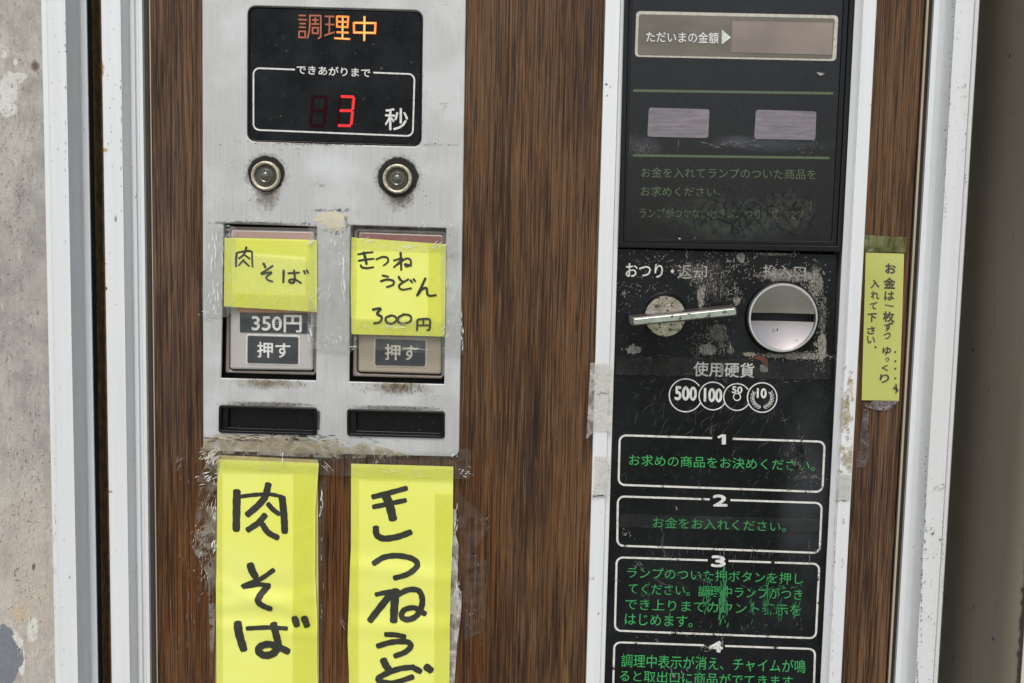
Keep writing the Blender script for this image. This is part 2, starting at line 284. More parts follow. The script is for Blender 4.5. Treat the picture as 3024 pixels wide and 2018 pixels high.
# ------------------------------------------------------------------ object helpers
def tag(o, label=None, cat=None, group=None, kind=None):
    if label: o['label'] = label
    if cat: o['category'] = cat
    if group: o['group'] = group
    if kind: o['kind'] = kind
    return o
def thing(name, loc, label, cat, group=None):
    o = bpy.data.objects.new(name, None); COL.objects.link(o); o.location = loc; o.empty_display_size = .02
    return tag(o, label, cat, group)
def wloc(o):
    v = Vector((0, 0, 0))
    while o: v = v + Vector(o.location); o = o.parent
    return v
def link(name, me, mat, parent=None, smooth=False, sharp=30):
    o = bpy.data.objects.new(name, me); COL.objects.link(o)
    if mat is not None:
        me.materials.clear()
        for mm in (mat if isinstance(mat, (list, tuple)) else [mat]): me.materials.append(MAT[mm] if isinstance(mm, str) else mm)
    if smooth:
        me.shade_smooth(); me.set_sharp_from_angle(angle=radians(sharp))
    if parent: o.parent = parent; o.location = -wloc(parent)
    return o
def mesh(name, verts, faces, mat, parent=None, smooth=False, sharp=30, fix=False):
    me = bpy.data.meshes.new(name); me.from_pydata([tuple(v) for v in verts], [], faces)
    if fix:
        bm = bmesh.new(); bm.from_mesh(me); bmesh.ops.recalc_face_normals(bm, faces=bm.faces); bm.to_mesh(me); bm.free()
    me.update(); return link(name, me, mat, parent, smooth, sharp)
def quadpts(c, d=0.0): return [W(p, d) for p in c]
def rounded(c, r, n=6):
    """round the corners of a polygon of world points in the XZ plane; r in metres, or a list"""
    out = []; N = len(c)
    for i in range(N):
        p = c[i]; a = c[i-1]; b = c[(i+1) % N]; ri = r[i] if isinstance(r, (list, tuple)) else r
        if ri <= 0: out.append(p.copy()); continue
        u = (a-p).normalized(); v = (b-p).normalized(); ang = u.angle(v); t = ri/math.tan(ang/2)
        t = min(t, (a-p).length*.49, (b-p).length*.49); rr = t*math.tan(ang/2)
        cen = p + (u+v).normalized()*(rr/sin(ang/2)); s = p+u*t-cen; e = p+v*t-cen
        for k in range(n+1):
            out.append(cen+s.normalized().slerp(e.normalized(), k/n)*rr)
    return out
def curve_to_mesh(cu):
    ob = bpy.data.objects.new('tmp', cu); COL.objects.link(ob)
    dg = bpy.context.evaluated_depsgraph_get(); me = bpy.data.meshes.new_from_object(ob.evaluated_get(dg))
    bpy.data.objects.remove(ob); return me
def plate(name, outer, d0, d1, mat, parent=None, holes=(), bevel=0.0, smooth=True, kind=None):
    """slab between depths d0 (front, towards the viewer) and d1, cut by holes; outlines are world points"""
    cu = bpy.data.curves.new(name, 'CURVE'); cu.dimensions = '2D'; cu.fill_mode = 'BOTH'
    for pts in [outer]+list(holes):
        sp = cu.splines.new('POLY'); sp.points.add(len(pts)-1); sp.use_cyclic_u = True
        for q, p in zip(sp.points, pts): q.co = (p.x, p.z, 0, 1)
    th = (d1-d0)
    cu.extrude = max(th/2-bevel, 0); cu.bevel_depth = bevel; cu.bevel_resolution = 2; cu.offset = -bevel
    me = curve_to_mesh(cu); bpy.data.curves.remove(cu)
    me.transform(Matrix(((1, 0, 0, 0), (0, 0, -1, (d0+d1)/2), (0, 1, 0, 0), (0, 0, 0, 1)))); me.name = name
    o = link(name, me, mat, parent, smooth and bevel > 0, 50)
    if kind: o['kind'] = kind
    return o
def sheet(name, pts, d, mat, parent=None):
    return plate(name, quadpts(pts, d), d, d+.0002, mat, parent)
def lathe(name, c, prof, mat, parent=None, n=48, d0=0.0):
    """c = photo place; prof = [(radius in photo px at the front, depth m)]"""
    C_ = W(c, d0); vs = []; fs = []
    for (r, d) in prof:
        for k in range(n): a = 2*pi*k/n; vs.append((C_.x+r*MPP*cos(a), d, C_.z+r*MPP*sin(a)))
    for j in range(len(prof)-1):
        for k in range(n): fs.append((j*n+k, j*n+(k+1) % n, (j+1)*n+(k+1) % n, (j+1)*n+k))
    if prof[-1][0] < 8: fs.append(tuple(range((len(prof)-1)*n, len(prof)*n)))
    return mesh(name, vs, fs, mat, parent, True, 35, fix=False)
def catmull(p, n=6):
    if len(p) < 3: 
        a, b = p[0], p[-1]; return [a+(b-a)*k/4 for k in range(5)]
    out = []
    q = [p[0]*2-p[1]]+p+[p[-1]*2-p[-2]]
    for i in range(1, len(q)-2):
        for k in range(n):
            t = k/n; a, b, c_, d_ = q[i-1], q[i], q[i+1], q[i+2]
            out.append(.5*((2*b)+(c_-a)*t+(2*a-5*b+4*c_-d_)*t*t+(3*b-a-3*c_+d_)*t**3))
    out.append(p[-1]); return out
def strokes(name, R, sts, mat, parent, d, depth=None, taper=0.0, smooth=True, rnd=True, kind=None, step=3e-6):
    """sts = [(width in region units, [(x,y)...])] ; flat ink strokes lying on the surface"""
    vs = []; fs = []; k0 = 0
    for (wd, pts) in sts:
        o0 = R(0, 0); o1 = R(1, 0); h = wd*(o1[0]-o0[0])*MPP/2*((1.13 if taper < .2 else 1.25) if taper else 1)
        P = [W(R(*p), d) for p in pts]; P = catmull(P) if smooth else P
        L = len(P); k0 += 1; base = len(vs)
        nrm = []
        for i in range(L):
            t = (P[min(i+1, L-1)]-P[max(i-1, 0)]).normalized(); n_ = Vector((-t.z, 0, t.x)); 
            sc = 1.0
            if not smooth and 0 < i < L-1:
                t1 = (P[i]-P[i-1]).normalized(); t2 = (P[i+1]-P[i]).normalized(); cs = max(.5, math.sqrt(max(0, (1+t1.dot(t2))/2))); sc = 1/cs
                tt = (t1+t2).normalized(); n_ = Vector((-tt.z, 0, tt.x))
            nrm.append((t, n_, sc))
        rows = []
        if rnd:
            for a in (80, 45): 
                t, n_, _ = nrm[0]; rows.append((P[0]-t*h*sin(radians(a))*.5, n_*h*cos(radians(a))))
        for i in range(L):
            tp = 1-taper*(abs(i/(L-1)-.35)) if taper else 1
            jit = 1+.05*sin(i*1.7+k0*2.1) if taper else 1
            rows.append((P[i], nrm[i][1]*h*nrm[i][2]*tp*jit))
        if rnd:
            for a in (45, 80):
                t, n_, _ = nrm[-1]; tp = 1-taper*.65 if taper else 1; rows.append((P[-1]+t*h*tp*sin(radians(a))*.5, n_*h*tp*cos(radians(a))))
        for j, (c_, o_) in enumerate(rows):
            for q in (c_+o_, c_-o_):
                y = (depth(q.x, q.z) if depth else d) - k0*2.5e-5 - j*step
                vs.append((q.x, y, q.z))
        for j in range(len(rows)-1): fs.append((base+2*j, base+2*j+1, base+2*j+3, base+2*j+2))
    o = mesh(name, vs, fs, mat, parent)
    if kind: o['kind'] = kind
    return o
def closed(pts): return pts+[pts[0]]
def text(name, s, R, tl, tr, bl, mat, parent, d, bold=0.0, spacing=1.0):
    cu = bpy.data.curves.new(name, 'FONT'); cu.body = s; cu.resolution_u = 3; cu.space_character = spacing
    me = curve_to_mesh(cu); bpy.data.curves.remove(cu)
    xs = [v.co.x for v in me.vertices]; ys = [v.co.y for v in me.vertices]
    x0, x1, y0, y1 = min(xs), max(xs), min(ys), max(ys)
    TL, TR, BL = W(R(*tl), d), W(R(*tr), d), W(R(*bl), d)
    for v in me.vertices:
        u = (v.co.x-x0)/(x1-x0); t = (y1-v.co.y)/(y1-y0); q = TL+(TR-TL)*u+(BL-TL)*t; v.co = (q.x, d, q.z)
    if bold:                                                     # heavier strokes: the same glyphs laid again a hair beside themselves
        b = bold*(TL-BL).length; vs = [v.co.copy() for v in me.vertices]; fs = [tuple(p.vertices) for p in me.polygons]; V2 = []; F2 = []
        for k, (ox, oz) in enumerate(((-1, 0), (1, 0), (0, 1), (0, -1), (0, 0))):
            F2 += [tuple(i_+len(V2) for i_ in f) for f in fs]; V2 += [Vector((v.x+ox*b, d-k*8e-6, v.z+oz*b)) for v in vs]
        me = bpy.data.meshes.new(name); me.from_pydata([tuple(v) for v in V2], [], F2)
    me.name = name; return link(name, me, mat, parent)
def rline(name, R, c, wd, r, mat, parent, d, gap=None):
    """printed line round a rounded box; c = tl,tr,br,bl region places; gap = (x0,x1) left open in the top line"""
    s = (R(1, 0)[0]-R(0, 0)[0])*MPP; cw = quadpts([R(*p) for p in c], d)
    pts = rounded(cw, r*s, 6)
    if gap:
        g0 = W(R(gap[0], c[0][1]+(c[1][1]-c[0][1])*(gap[0]-c[0][0])/(c[1][0]-c[0][0])), d); g1 = W(R(gap[1], c[0][1]+(c[1][1]-c[0][1])*(gap[1]-c[0][0])/(c[1][0]-c[0][0])), d)
        # outline runs tl arc (first 7) , tr arc ... ; start at g1 and go round to g0
        pts = [g1]+pts[7:]+pts[:7]+[g0]
    else: pts = pts+[pts[0], pts[1]]
    h = wd*s/2; vs = []; fs = []; L = len(pts)
    for i, p in enumerate(pts):
        a = pts[max(i-1, 0)]; b = pts[min(i+1, L-1)]; t = (b-a).normalized(); n_ = Vector((-t.z, 0, t.x))*h
        if not gap and i in (0, L-1): t = (pts[1]-pts[0]).normalized() 
        vs += [(p.x+n_.x, d, p.z+n_.z), (p.x-n_.x, d, p.z-n_.z)]
    for i in range(L-1):
        if not gap and i == L-2: continue
        fs.append((2*i, 2*i+1, 2*i+3, 2*i+2))
    return mesh(name, vs, fs, mat, parent)
def ribbon_line(name, R, a, b, wd, mat, parent, d): return strokes(name, R, [(wd, [a, b])], mat, parent, d, smooth=False, rnd=False)
def flecks(name, R, spots, mat, parent, d, kind='stuff'):
    """thin irregular chips; spots = (cx, cy, rx, ry, count, length, width, angle deg, spread deg) in region units"""
    vs = []; fs = []; s = (R(1, 0)[0]-R(0, 0)[0])*MPP; k = 0
    for (cx, cy, rx, ry, n, ln, wd, an, spd) in spots:
        for _ in range(n):
            px = cx+random.gauss(0, .5)*rx; py = cy+random.gauss(0, .5)*ry; p = W(R(px, py), d)
            a = radians(an+random.uniform(-spd, spd)); l = ln*s*random.uniform(.3, 1.2)*.5; w_ = wd*s*random.uniform(.4, 1.2)*.5
            t = Vector((cos(a), 0, sin(a))); n_ = Vector((-t.z, 0, t.x)); k += 1; y = d-(k % 90)*1.5e-6; cur = random.uniform(-.25, .25)*l; b = len(vs)
            for (u, v) in ((-1, 0), (-.4, 1), (.35, .7), (1, 0), (.4, -.8), (-.3, -.9)):
                q = p+t*(u*l)+n_*(v*w_*random.uniform(.6, 1.2)+cur*(1-u*u)); vs.append((q.x, y, q.z))
            fs.append(tuple(range(b, b+6)))
    o = mesh(name, vs, fs, mat, parent)
    if kind: o['kind'] = kind
    return o
def blob(name, R, c, rx, ry, mat, parent, d, n=26, amp=.3, seed=0, rot=0):
    vs = []
    for k in range(n):
        a = 2*pi*k/n; r = 1+amp*mnoise.noise(Vector((cos(a)*1.7+seed*3.1, sin(a)*1.7, seed)))*2+random.uniform(-.08, .08)
        x = rx*r*cos(a); y = ry*r*sin(a); q = W(R(c[0]+x*cos(rot)-y*sin(rot), c[1]+x*sin(rot)+y*cos(rot)), d); vs.append(Vector((q.x, d, q.z)))
    return plate(name, vs, d, d+.0002, mat, parent)
ZT, ZB = 1.86, 0.06
def upright(name, prof, mat, parent, back=.02, z0=ZB, z1=ZT):
    """vertical extrusion; prof = [(photo x at mid height, depth)] left to right along the visible front"""
    P = [(X(sx, d), d) for sx, d in prof]; P = [(P[0][0], back)]+P+[(P[-1][0], back)] if back is not None else P
    vs = []; fs = []; n = len(P)
    for z in (z0, z1):
        for x, y in P: vs.append((x, y, z))
    for i in range(n): j = (i+1) % n; fs.append((i, j, n+j, n+i))
    fs += [tuple(range(n-1, -1, -1)), tuple(range(n, 2*n))]
    return mesh(name, vs, fs, mat, parent, True, 40, fix=True)

# ------------------------------------------------------------------ the setting
def box(name, x0, x1, y0, y1, z0, z1, mat, parent=None):
    vs = [(x, y, z) for x in (x0, x1) for y in (y0, y1) for z in (z0, z1)]
    fs = [(0, 1, 3, 2), (4, 6, 7, 5), (0, 4, 5, 1), (2, 3, 7, 6), (0, 2, 6, 4), (1, 5, 7, 3)]
    return mesh(name, vs, fs, mat, parent, fix=True)
g = mesh('ground', [(-60, -60, -.004), (60, -60, -.004), (60, 60, -.004), (-60, 60, -.004)], [(0, 1, 2, 3)], 'grass'); tag(g, kind='structure')
g = box('pavement', -3, 3, -2.2, 1.2, -.1, .05, 'tile'); tag(g, kind='structure')
wl = box('plaster_wall', -2.2, X(146, .004), .004, .25, .05, 2.4, 'concrete')
tag(wl, 'weathered grey plaster wall at the left edge, with flaking pale paint patches', 'wall')
# right-hand neighbour: a sheet-metal pillar whose near corner is rounded
pl = thing('metal_pillar', (X(2900, 0), .05, .05), 'dark grey brown sheet metal pillar right of the machine, its rounded edge grimy', 'pillar')
def pillar():
    xa = X(2833, .02); pr = [(xa, .03)]
    xe = X(3078, -.088); yb = -.066; pr += [(xa, .0), (xa+.0004, -.02), (xa+.0008, -.04)]
    for k in range(0, 21):
        a = pi/2*k/20; pr.append((xa+.001+(xe-xa-.001)*(1-cos(a)), yb-.021*sin(a)))
    pr += [(xe+.001, -.08), (xe+.001, .2), (xa, .2)]
    n = len(pr); vs = [(x, y, z) for z in (.05, 2.3) for x, y in pr]; fs = [(i, (i+1) % n, n+(i+1) % n, n+i) for i in range(n)]+[tuple(range(n-1, -1, -1)), tuple(range(n, 2*n))]
    mesh('corner_post', vs, fs, 'pillar', pl, True, 50, fix=True)
    box('edge_strip', xe+.003, xe+.0055, -.085, .2, .05, 2.3, 'frame2', pl); box('side_sheet', xe+.0085, xe+.12, -.07, .2, .05, 2.3, 'pillar', pl)
    vs = []; 
    for i in range(260):
        t = i/259; z = 1.05+.45*t; x = xe-.0005; wd = .0002+.0022*abs(mnoise.noise(Vector((0, 0, z*60))))+.004*max(0, mnoise.noise(Vector((3, 0, z*210))))
        vs += [(x-wd, -.0882-.0001*(x-wd < xe-.004), z), (x+.0012, -.0886, z)]
    mesh('grime_line', vs, [(2*i, 2*i+1, 2*i+3, 2*i+2) for i in range(259)], 'darkchip', pl)
pillar()

# ------------------------------------------------------------------ the machine
M = thing('vending_machine', (X(1500), .2, .05), 'old noodle vending machine with walnut grain front, steel button plate and black coin panel', 'vending machine')
body = box('cabinet', X(150, .05), X(2830, .05), .031, .62, .05, ZT, 'cabinet', M)
box('inner_back', X(215, .03), X(2760, .03), .027, .0305, .07, ZT-.01, 'void', M)
# uprights of the left side, from the wall inwards
def lin(a, b): return lambda y: a+(b-a)*y/2018
upright('outer_frame', [(143, -.022), (157, -.022), (158.5, -.024), (160.5, -.0245), (211.5, -.0245), (213, -.023), (251, .003), (253, .003), (254.5, .0005), (264, 0), (272, .0003), (273.5, .002)], 'frame', M, back=.0036)
upright('door_gasket', [(273.7, .0025), (275, .0025), (286.3, .0105)], 'rubber', M, back=.011)
upright('gap_filler', [(286.6, .0115), (289, .0125), (296, .018), (298, .026), (313.8, .0265)], 'gap', M, back=.0268)
upright('door_frame', [(314, -.013), (315, -.0145), (369.5, -.0145), (371, -.013), (394.5, .0015), (396.5, .001), (397.5, -.002), (408, -.0025), (410, .0005), (419, .0005), (421, -.0035), (431, -.003), (432.5, -.001)], 'frame', M, back=.0022)
upright('dark_strip', [(432.8, .0015), (434, .0015), (450, .004), (450.8, .0042)], 'dstrip', M, back=.005)
upright('piping', [(451.2, .002), (452, 0), (454.6, 0), (455.4, .002)], 'cream', M, back=.004)
# right side, mirrored
upright('coin_rail', [(1759, -.004), (1760, -.0065), (1801, -.0065), (1802, -.005), (1804, -.0035), (1815, -.003), (1816.5, 0)], 'frame', M).name = 'rail'
upright('rail', [(2472.5, .001), (2474, -.008), (2483, -.010), (2491, -.008), (2495, -.0045), (2497.5, -.0045), (2499, -.007), (2536, -.007), (2537, -.004)], 'frame', M)
upright('dark_strip', [(2672.5, .007), (2678.2, .007)], 'void', M, back=.0085)
upright('piping', [(2678.5, .002), (2680, 0), (2686, 0), (2687.3, .002)], 'cream', M, back=.004)
upright('dark_strip', [(2687.6, .0035), (2689, .0033), (2698, .001), (2700, .001)], 'dstrip', M, back=.005)
upright('door_frame', [(2700.3, -.0025), (2701.5, -.0065), (2716, -.008), (2720, -.0075), (2726, -.0055), (2736, -.0045), (2738, -.007), (2760, -.0225), (2763, -.024), (2816, -.0245), (2818, -.023), (2820, -.0205), (2830, -.0205), (2832, -.018)], 'frame', M, back=.0)
# laminate boards
steel_c = [A0(600.5, -330), A0(1382, -330), (1356.5, 1347), (604, 1330)]
sw = quadpts(steel_c, 0)
def rect(x0, x1, z0, z1): return [Vector((x0, 0, z1)), Vector((x1, 0, z1)), Vector((x1, 0, z0)), Vector((x0, 0, z0))]
hole = [sw[0]+Vector((.01, 0, -.01)), sw[1]+Vector((-.01, 0, -.01)), sw[2]+Vector((-.01, 0, .012)), sw[3]+Vector((.01, 0, .012))]
plate('laminate_board', rect(X(455.8), X(1758.8), .08, ZT), 0, .008, 'wood', M, [hole])
plate('laminate_board', rect(X(2537.2), X(2672.3), .08, ZT), 0, .008, 'wood', M)
# ---- steel button plate
SF = -.0035
def rr(R, c, r, d=0.0):
    s = (R(1, 0)[0]-R(0, 0)[0])*MPP; return rounded(quadpts([R(*p) for p in c], d), r*s)
disp_c = [(352, 52), (1700, 90), (1688, 1138), (348, 1095)]
bl_ = [(166, 160), (703, 176), (698, 1064), (149, 1050)]; br_ = [(896, 168), (1448, 186), (1436, 1085), (889, 1070)]
sl_ = [(142, 1207), (702, 1222), (701, 1377), (140, 1361)]; sr_ = [(879, 1229), (1438, 1243), (1438, 1394), (880, 1379)]
def circ(c, r, d=0.0, n=40):
    p = W(c, d); return [Vector((p.x+r*MPP*cos(2*pi*k/n), d, p.z+r*MPP*sin(2*pi*k/n))) for k in range(n)]
L1, L2 = R2(495, 1362), R2(1505, 1385)
steel = plate('button_plate', rounded(sw, [.002, .002, .006, .004]), SF, -.0005, 'steel', M,
    [rr(R2, disp_c, 62), rr(R3, bl_, 4), rr(R3, br_, 4), rr(R3, sl_, 14), rr(R3, sr_, 14), circ(L1, 44), circ(L2, 44)], bevel=.0007)
# ---- display
ins = lambda c, a, b: [(c[0][0]+a, c[0][1]+b), (c[1][0]-a, c[1][1]+b), (c[2][0]-a, c[2][1]-b), (c[3][0]+a, c[3][1]-b)]
plate('display_bezel', rr(R2, ins(disp_c, 2, 2), 60), -.0030, .004, 'blackmetal', M, [rr(R2, ins(disp_c, 14, 14), 52)], bevel=.0006)
dg_ = plate('display_glass', rr(R2, ins(disp_c, 12, 12), 52), -.0022, .0035, 'glass', M, bevel=.0008)
D = -.00245
rline('border_line', R2, [(388, 526), (1632, 574), (1618, 1052), (388, 1003)], 12, 46, 'white', M, D, gap=(708, 1313))
text('lettering', 'できあがりまで', R2, (722, 503), (1290, 530), (722, 570), 'white', M, D, .02)
text('lettering', '秒', R2, (1403, 832), (1580, 840), (1403, 1002), 'white', M, D, .012)
cho = [[(738, 120), (792, 122)], [(735, 152), (798, 155)], [(745, 183), (790, 184)], [(742, 211), (790, 213)], closed([(740, 243), (788, 244), (788, 290), (740, 290)]),
       [(908, 123), (824, 121), (823, 200), (818, 250), (805, 297)], [(908, 123), (908, 285), (888, 300)], [(843, 156), (888, 156)], [(866, 138), (866, 186)], [(838, 187), (893, 188)], closed([(845, 215), (888, 216), (886, 260), (845, 258)]),
       [(940, 128), (1012, 130)], [(945, 190), (1012, 192)], [(976, 130), (974, 256)], [(938, 276), (1015, 250)]]
ri = [closed([(1033, 128), (1120, 131), (1114, 211), (1033, 207)]), [(1033, 169), (1118, 171)], [(1077, 130), (1075, 300)], [(1032, 250), (1120, 254)], [(1014, 296), (1132, 303)]]
chu = [closed([(1163, 177), (1330, 180), (1326, 256), (1165, 252)]), [(1245, 128), (1243, 315)]]
strokes('lit_character', R2, [(12, p) for p in cho], 'dim', M, D, smooth=False)
strokes('lit_character', R2, [(14, p) for p in ri], 'lit', M, D, smooth=False)
strokes('lit_character', R2, [(16, p) for p in chu], 'lit', M, D, smooth=False)
strokes('lamp_glow', R2, [(6, [(1077, 140), (1075, 296)]), (6, [(1030, 298), (1120, 302)]), (6, [(1245, 135), (1243, 308)]), (6, [(1172, 178), (1320, 181)]), (6, [(1172, 252), (1318, 254)])], 'lithot', M, D-.0002, smooth=False)
def seg(name, ox, oy, which, mat, d=D):
    """slanted seven-segment digit 110 x 235 region units"""
    sl = lambda x, y: (ox+x+(235-y)*.1, oy+y)
    P = dict(a=[(14, 8), (108, 11)], b=[(112, 20), (112, 108)], c=[(112, 126), (112, 222)], d=[(14, 232), (106, 234)], e=[(6, 126), (6, 222)], f=[(6, 18), (6, 108)], g=[(16, 117), (104, 118)])
    strokes(name, R2, [(21, [sl(*q) for q in P[k]]) for k in which], mat, M, d, smooth=False)
seg('digit', 1030, 738, 'abcdg', 'led'); seg('unlit_digit', 1030, 738, 'ef', 'ledoff'); seg('unlit_digit', 818, 738, 'abcdefg', 'ledoff')
# ---- indicator lamps
for c, lb in ((L1, 'left indicator lamp, its grimy hole wider at the upper left'), (L2, 'right indicator lamp in a ragged black hole')):
    p = W(c); e = bpy.data.objects.new('indicator_lamp', None); COL.objects.link(e); e.parent = M; e.location = Vector((p.x, SF, p.z))-wloc(M); e.empty_display_size = .01; e['label'] = lb
    lathe('ring', c, [(44, .004), (43, -.005), (41, -.0068), (38, -.0072), (34, -.0066), (32, -.005), (31, -.002)], 'ring', e)
    lathe('lens', c, [(31.5, -.0015), (30, -.0048), (27, -.0058), (24, -.0052), (22, -.0062), (17, -.0070), (14, -.0066), (12, -.0074), (7, -.0080), (3, -.0084)], 'lens', e)
# ---- push buttons
def button(bc, inner, face, topcol, push, ptxt, label, price):
    c = W(R3(*bc[3])); e = bpy.data.objects.new('push_button', None); COL.objects.link(e); e.parent = M; e.location = c-wloc(M); e['label'] = label; e.empty_display_size = .01
    plate('recess', rr(R3, ins(bc, -14, -14), 4), .010, .012, 'void', e)
    plate('cover_rim', rr(R3, ins(bc, 12, 24), 14), .0025, .0095, 'clear', e, [rr(R3, ins(inner, -8, -8), 14)], bevel=.0012)
    plate('key', rr(R3, inner, 16), -.0002, .0095, face, e, bevel=.0018)
    t = inner; plate('tinted_strip', rr(R3, [(t[0][0]+14, t[0][1]+10), (t[1][0]-14, t[1][1]+10), (t[1][0]-14, t[1][1]+86), (t[0][0]+14, t[0][1]+82)], 4), -.0006, .001, topcol, e)
    if price:
        plate('tinted_strip', rr(R3, [(240, 640), (692, 660), (692, 676), (240, 672)], 3), -.0005, .001, 'orange', e)
        plate('price_label', rr(R3, [(253, 672), (664, 676), (660, 795), (254, 786)], 2), -.0008, .001, 'label', e)
        text('price', '350円', R3, (322, 686), (608, 690), (322, 783), 'white', e, -.0011, .025)
    plate('push_label', rr(R3, push[0], 14), -.0006, .001, 'white' if price else 'warmwhite', e); plate('push_label', rr(R3, ins(push[0], 5, 5), 10), -.0009, .001, face, e)
    plate('push_label', rr(R3, ins(push[0], 10, 10), 8), -.0012, .001, 'label', e)
    text('lettering', '押す', R3, *ptxt, 'white' if price else 'warmwhite', e, -.0015, .02)
button(bl_, [(198, 192), (684, 202), (676, 1010), (193, 1002)], 'keyl', 'salmon', ([(290, 797), (601, 806), (599, 980), (288, 973)],), ((353, 843), (542, 848), (353, 932)), 'pale grey push button marked 350 yen, under the shorter yellow note', True)
button(br_, [(938, 205), (1430, 222), (1418, 1032), (935, 1018)], 'keyr', 'red', ([(1029, 814), (1336, 825), (1334, 992), (1026, 986)],), ((1092, 856), (1277, 862), (1092, 946)), 'yellowed push button under the taller yellow note', False)
# ---- black slots under the buttons
for bc, lb in ((sl_, 'left black slot, its right end chipped'), (sr_, 'right black slot')):
    c = W(R3(*bc[3])); e = bpy.data.objects.new('ticket_slot', None); COL.objects.link(e); e.parent = M; e.location = c-wloc(M); e['label'] = lb; e.empty_display_size = .01
    ou = rr(R3, ins(bc, -2, -2), 18)
    plate('rim', ou, SF-.0016, .003, 'black', e, [rr(R3, ins(bc, 14, 13), 10)], bevel=.0006)
    plate('slot_back', rr(R3, ins(bc, 10, 10), 8), .0015, .003, 'black', e)
    plate('slot_liner', rr(R3, ins(bc, 8, 8), 10), -.0022, .0015, 'blackmetal', e, [rr(R3, [(bc[0][0]+48, bc[0][1]+20), (bc[1][0]-20, bc[1][1]+20), (bc[2][0]-20, bc[2][1]-26), (bc[3][0]+48, bc[3][1]-26)], 8)], bevel=.0006)
# loose scrape of bare paint above the notes
blob('bare_patch', R3, (778, 125), 98, 42, simple('yellowed bare patch', srgb(206, 200, 176), .5), M, SF-.0002, amp=.28, seed=4)
blob('bare_patch', R3, (800, 165), 60, 40, simple('yellowed bare patch lower', srgb(200, 194, 170), .5), M, SF-.00035, amp=.3, seed=9)
flecks('grime_flecks', R3, [(770, 80, 110, 8, 26, 26, 4, 0, 40), (870, 150, 16, 60, 20, 26, 4, 90, 40), (800, 205, 60, 14, 18, 20, 4, 0, 60), (600, 160, 120, 12, 26, 20, 3, 0, 60), (300, 152, 150, 10, 26, 20, 3, 0, 40),
    (430, 1085, 180, 30, 40, 26, 3, 90, 40), (1180, 1105, 160, 40, 70, 30, 3, 90, 40), (1250, 1225, 240, 10, 30, 14, 4, 0, 70), (420, 1205, 260, 8, 30, 14, 4, 0, 70), (450, 1400, 400, 26, 90, 46, 5, 0, 25), (900, 1440, 260, 30, 26, 46, 3, -10, 20), (330, 40, 70, 50, 10, 22, 2, 60, 50), (1200, 20, 60, 30, 20, 14, 4, 90, 50), (1400, 1150, 140, 120, 14, 12, 3, 0, 90)], 'darkchip', M, SF-.0003)
flecks('grime_flecks', R2, [(500, 1490, 60, 60, 60, 14, 3, 80, 60), (1515, 1515, 60, 40, 50, 14, 3, 80, 60), (240, 1270, 60, 60, 30, 8, 3, 0, 90), (700, 1180, 80, 40, 8, 50, 2, -30, 20), (1880, 820, 60, 30, 6, 70, 2, 30, 20), (1680, 960, 60, 300, 8, 20, 3, 60, 40), (900, 1430, 120, 20, 8, 60, 2, 10, 15), (1000, 1112, 640, 12, 160, 14, 6, -2, 40), (1690, 700, 6, 400, 26, 10, 4, 90, 20)], 'darkchip', M, SF-.0003)
flecks('dust_flecks', R2, [(640, 392, 4, 4, 2, 16, 8, -40, 10), (1175, 411, 3, 3, 1, 10, 8, 0, 10), (1310, 342, 4, 4, 1, 12, 6, 90, 10), (1000, 380, 600, 300, 24, 5, 2, 0, 90), (530, 910, 40, 40, 8, 6, 3, 0, 90)], 'chip', M, D-.0001)

# ------------------------------------------------------------------ coin side
PF = -.0015
plate('coin_panel', quadpts([(1817, 734), (2471, 752), (2430, 2300), (1770, 2300)], 0), PF, .008, 'enamel', M, bevel=.0005)
fo = quadpts([(1848, -260), (2536, -260), (2478, 745), (1824, 732)], 0)
fi = quadpts([(1862, -225), (2513, -225), (2466, 727), (1838, 716)], 0)
plate('pane_frame', fo, -.0065, .008, 'blackmetal', M, [fi], bevel=.0008)
fi2 = quadpts([(1868, -210), (2490, -210), (2453, 722), (1842, 711)], 0)
plate('frame_bead', rounded(fi, .0005), -.0048, .008, 'blackmetal', M, [quadpts([(1873, -200), (2497, -200), (2452, 714), (1846, 704)], 0)], bevel=.0005)
plate('pane', quadpts([(1866, -215), (2510, -215), (2464, 722), (1840, 712)], 0), -.003, .004, 'pane', M)
P_ = -.0033
oc = [(264, 74), (1490, 101), (1476, 378), (255, 352)]
plate('money_window', rr(R5, oc, 24), P_, .001, 'warmwhite', M)
plate('money_window', rr(R5, [(280, 94), (1468, 120), (1452, 364), (271, 340)], 14), P_-.0003, .001, 'moneyl', M)
plate('money_display', rr(R5, [(846, 136), (1456, 146), (1448, 342), (838, 326)], 3), P_-.0006, .001, 'moneyr', M)
text('lettering', 'ただいまの金額', R5, (328, 192), (768, 200), (328, 258), 'white', M, P_-.0008, .012)
plate('arrow', quadpts([R5(783, 190), R5(837, 236), R5(781, 278)], 0), P_-.0008, P_, 'white', M, bevel=0)
ribbon_line('rule', R5, (247, 553), (1467, 570), 15, 'olive', M, P_); ribbon_line('rule', R5, (245, 948), (1443, 964), 14, 'olive', M, P_)
plate('lamp_window', rr(R5, [(340, 660), (708, 671), (700, 845), (331, 836)], 14), P_, .001, 'wingrey', M)
plate('lamp_window', rr(R5, [(990, 673), (1357, 684), (1350, 857), (979, 850)], 14), P_, .001, 'wingrey', M)
text('lettering', 'お金を入れてランプのついた商品を', R5, (297, 1020), (1363, 1033), (296, 1082), 'olive', M, P_, .0)
text('lettering', 'お求めください。', R5, (294, 1135), (780, 1142), (293, 1196), 'olive', M, P_, .0)
text('lettering', 'ランプがつかないときは、つり銭切れです', R5, (288, 1268), (1300, 1278), (286, 1330), 'olivew', M, P_, .0)
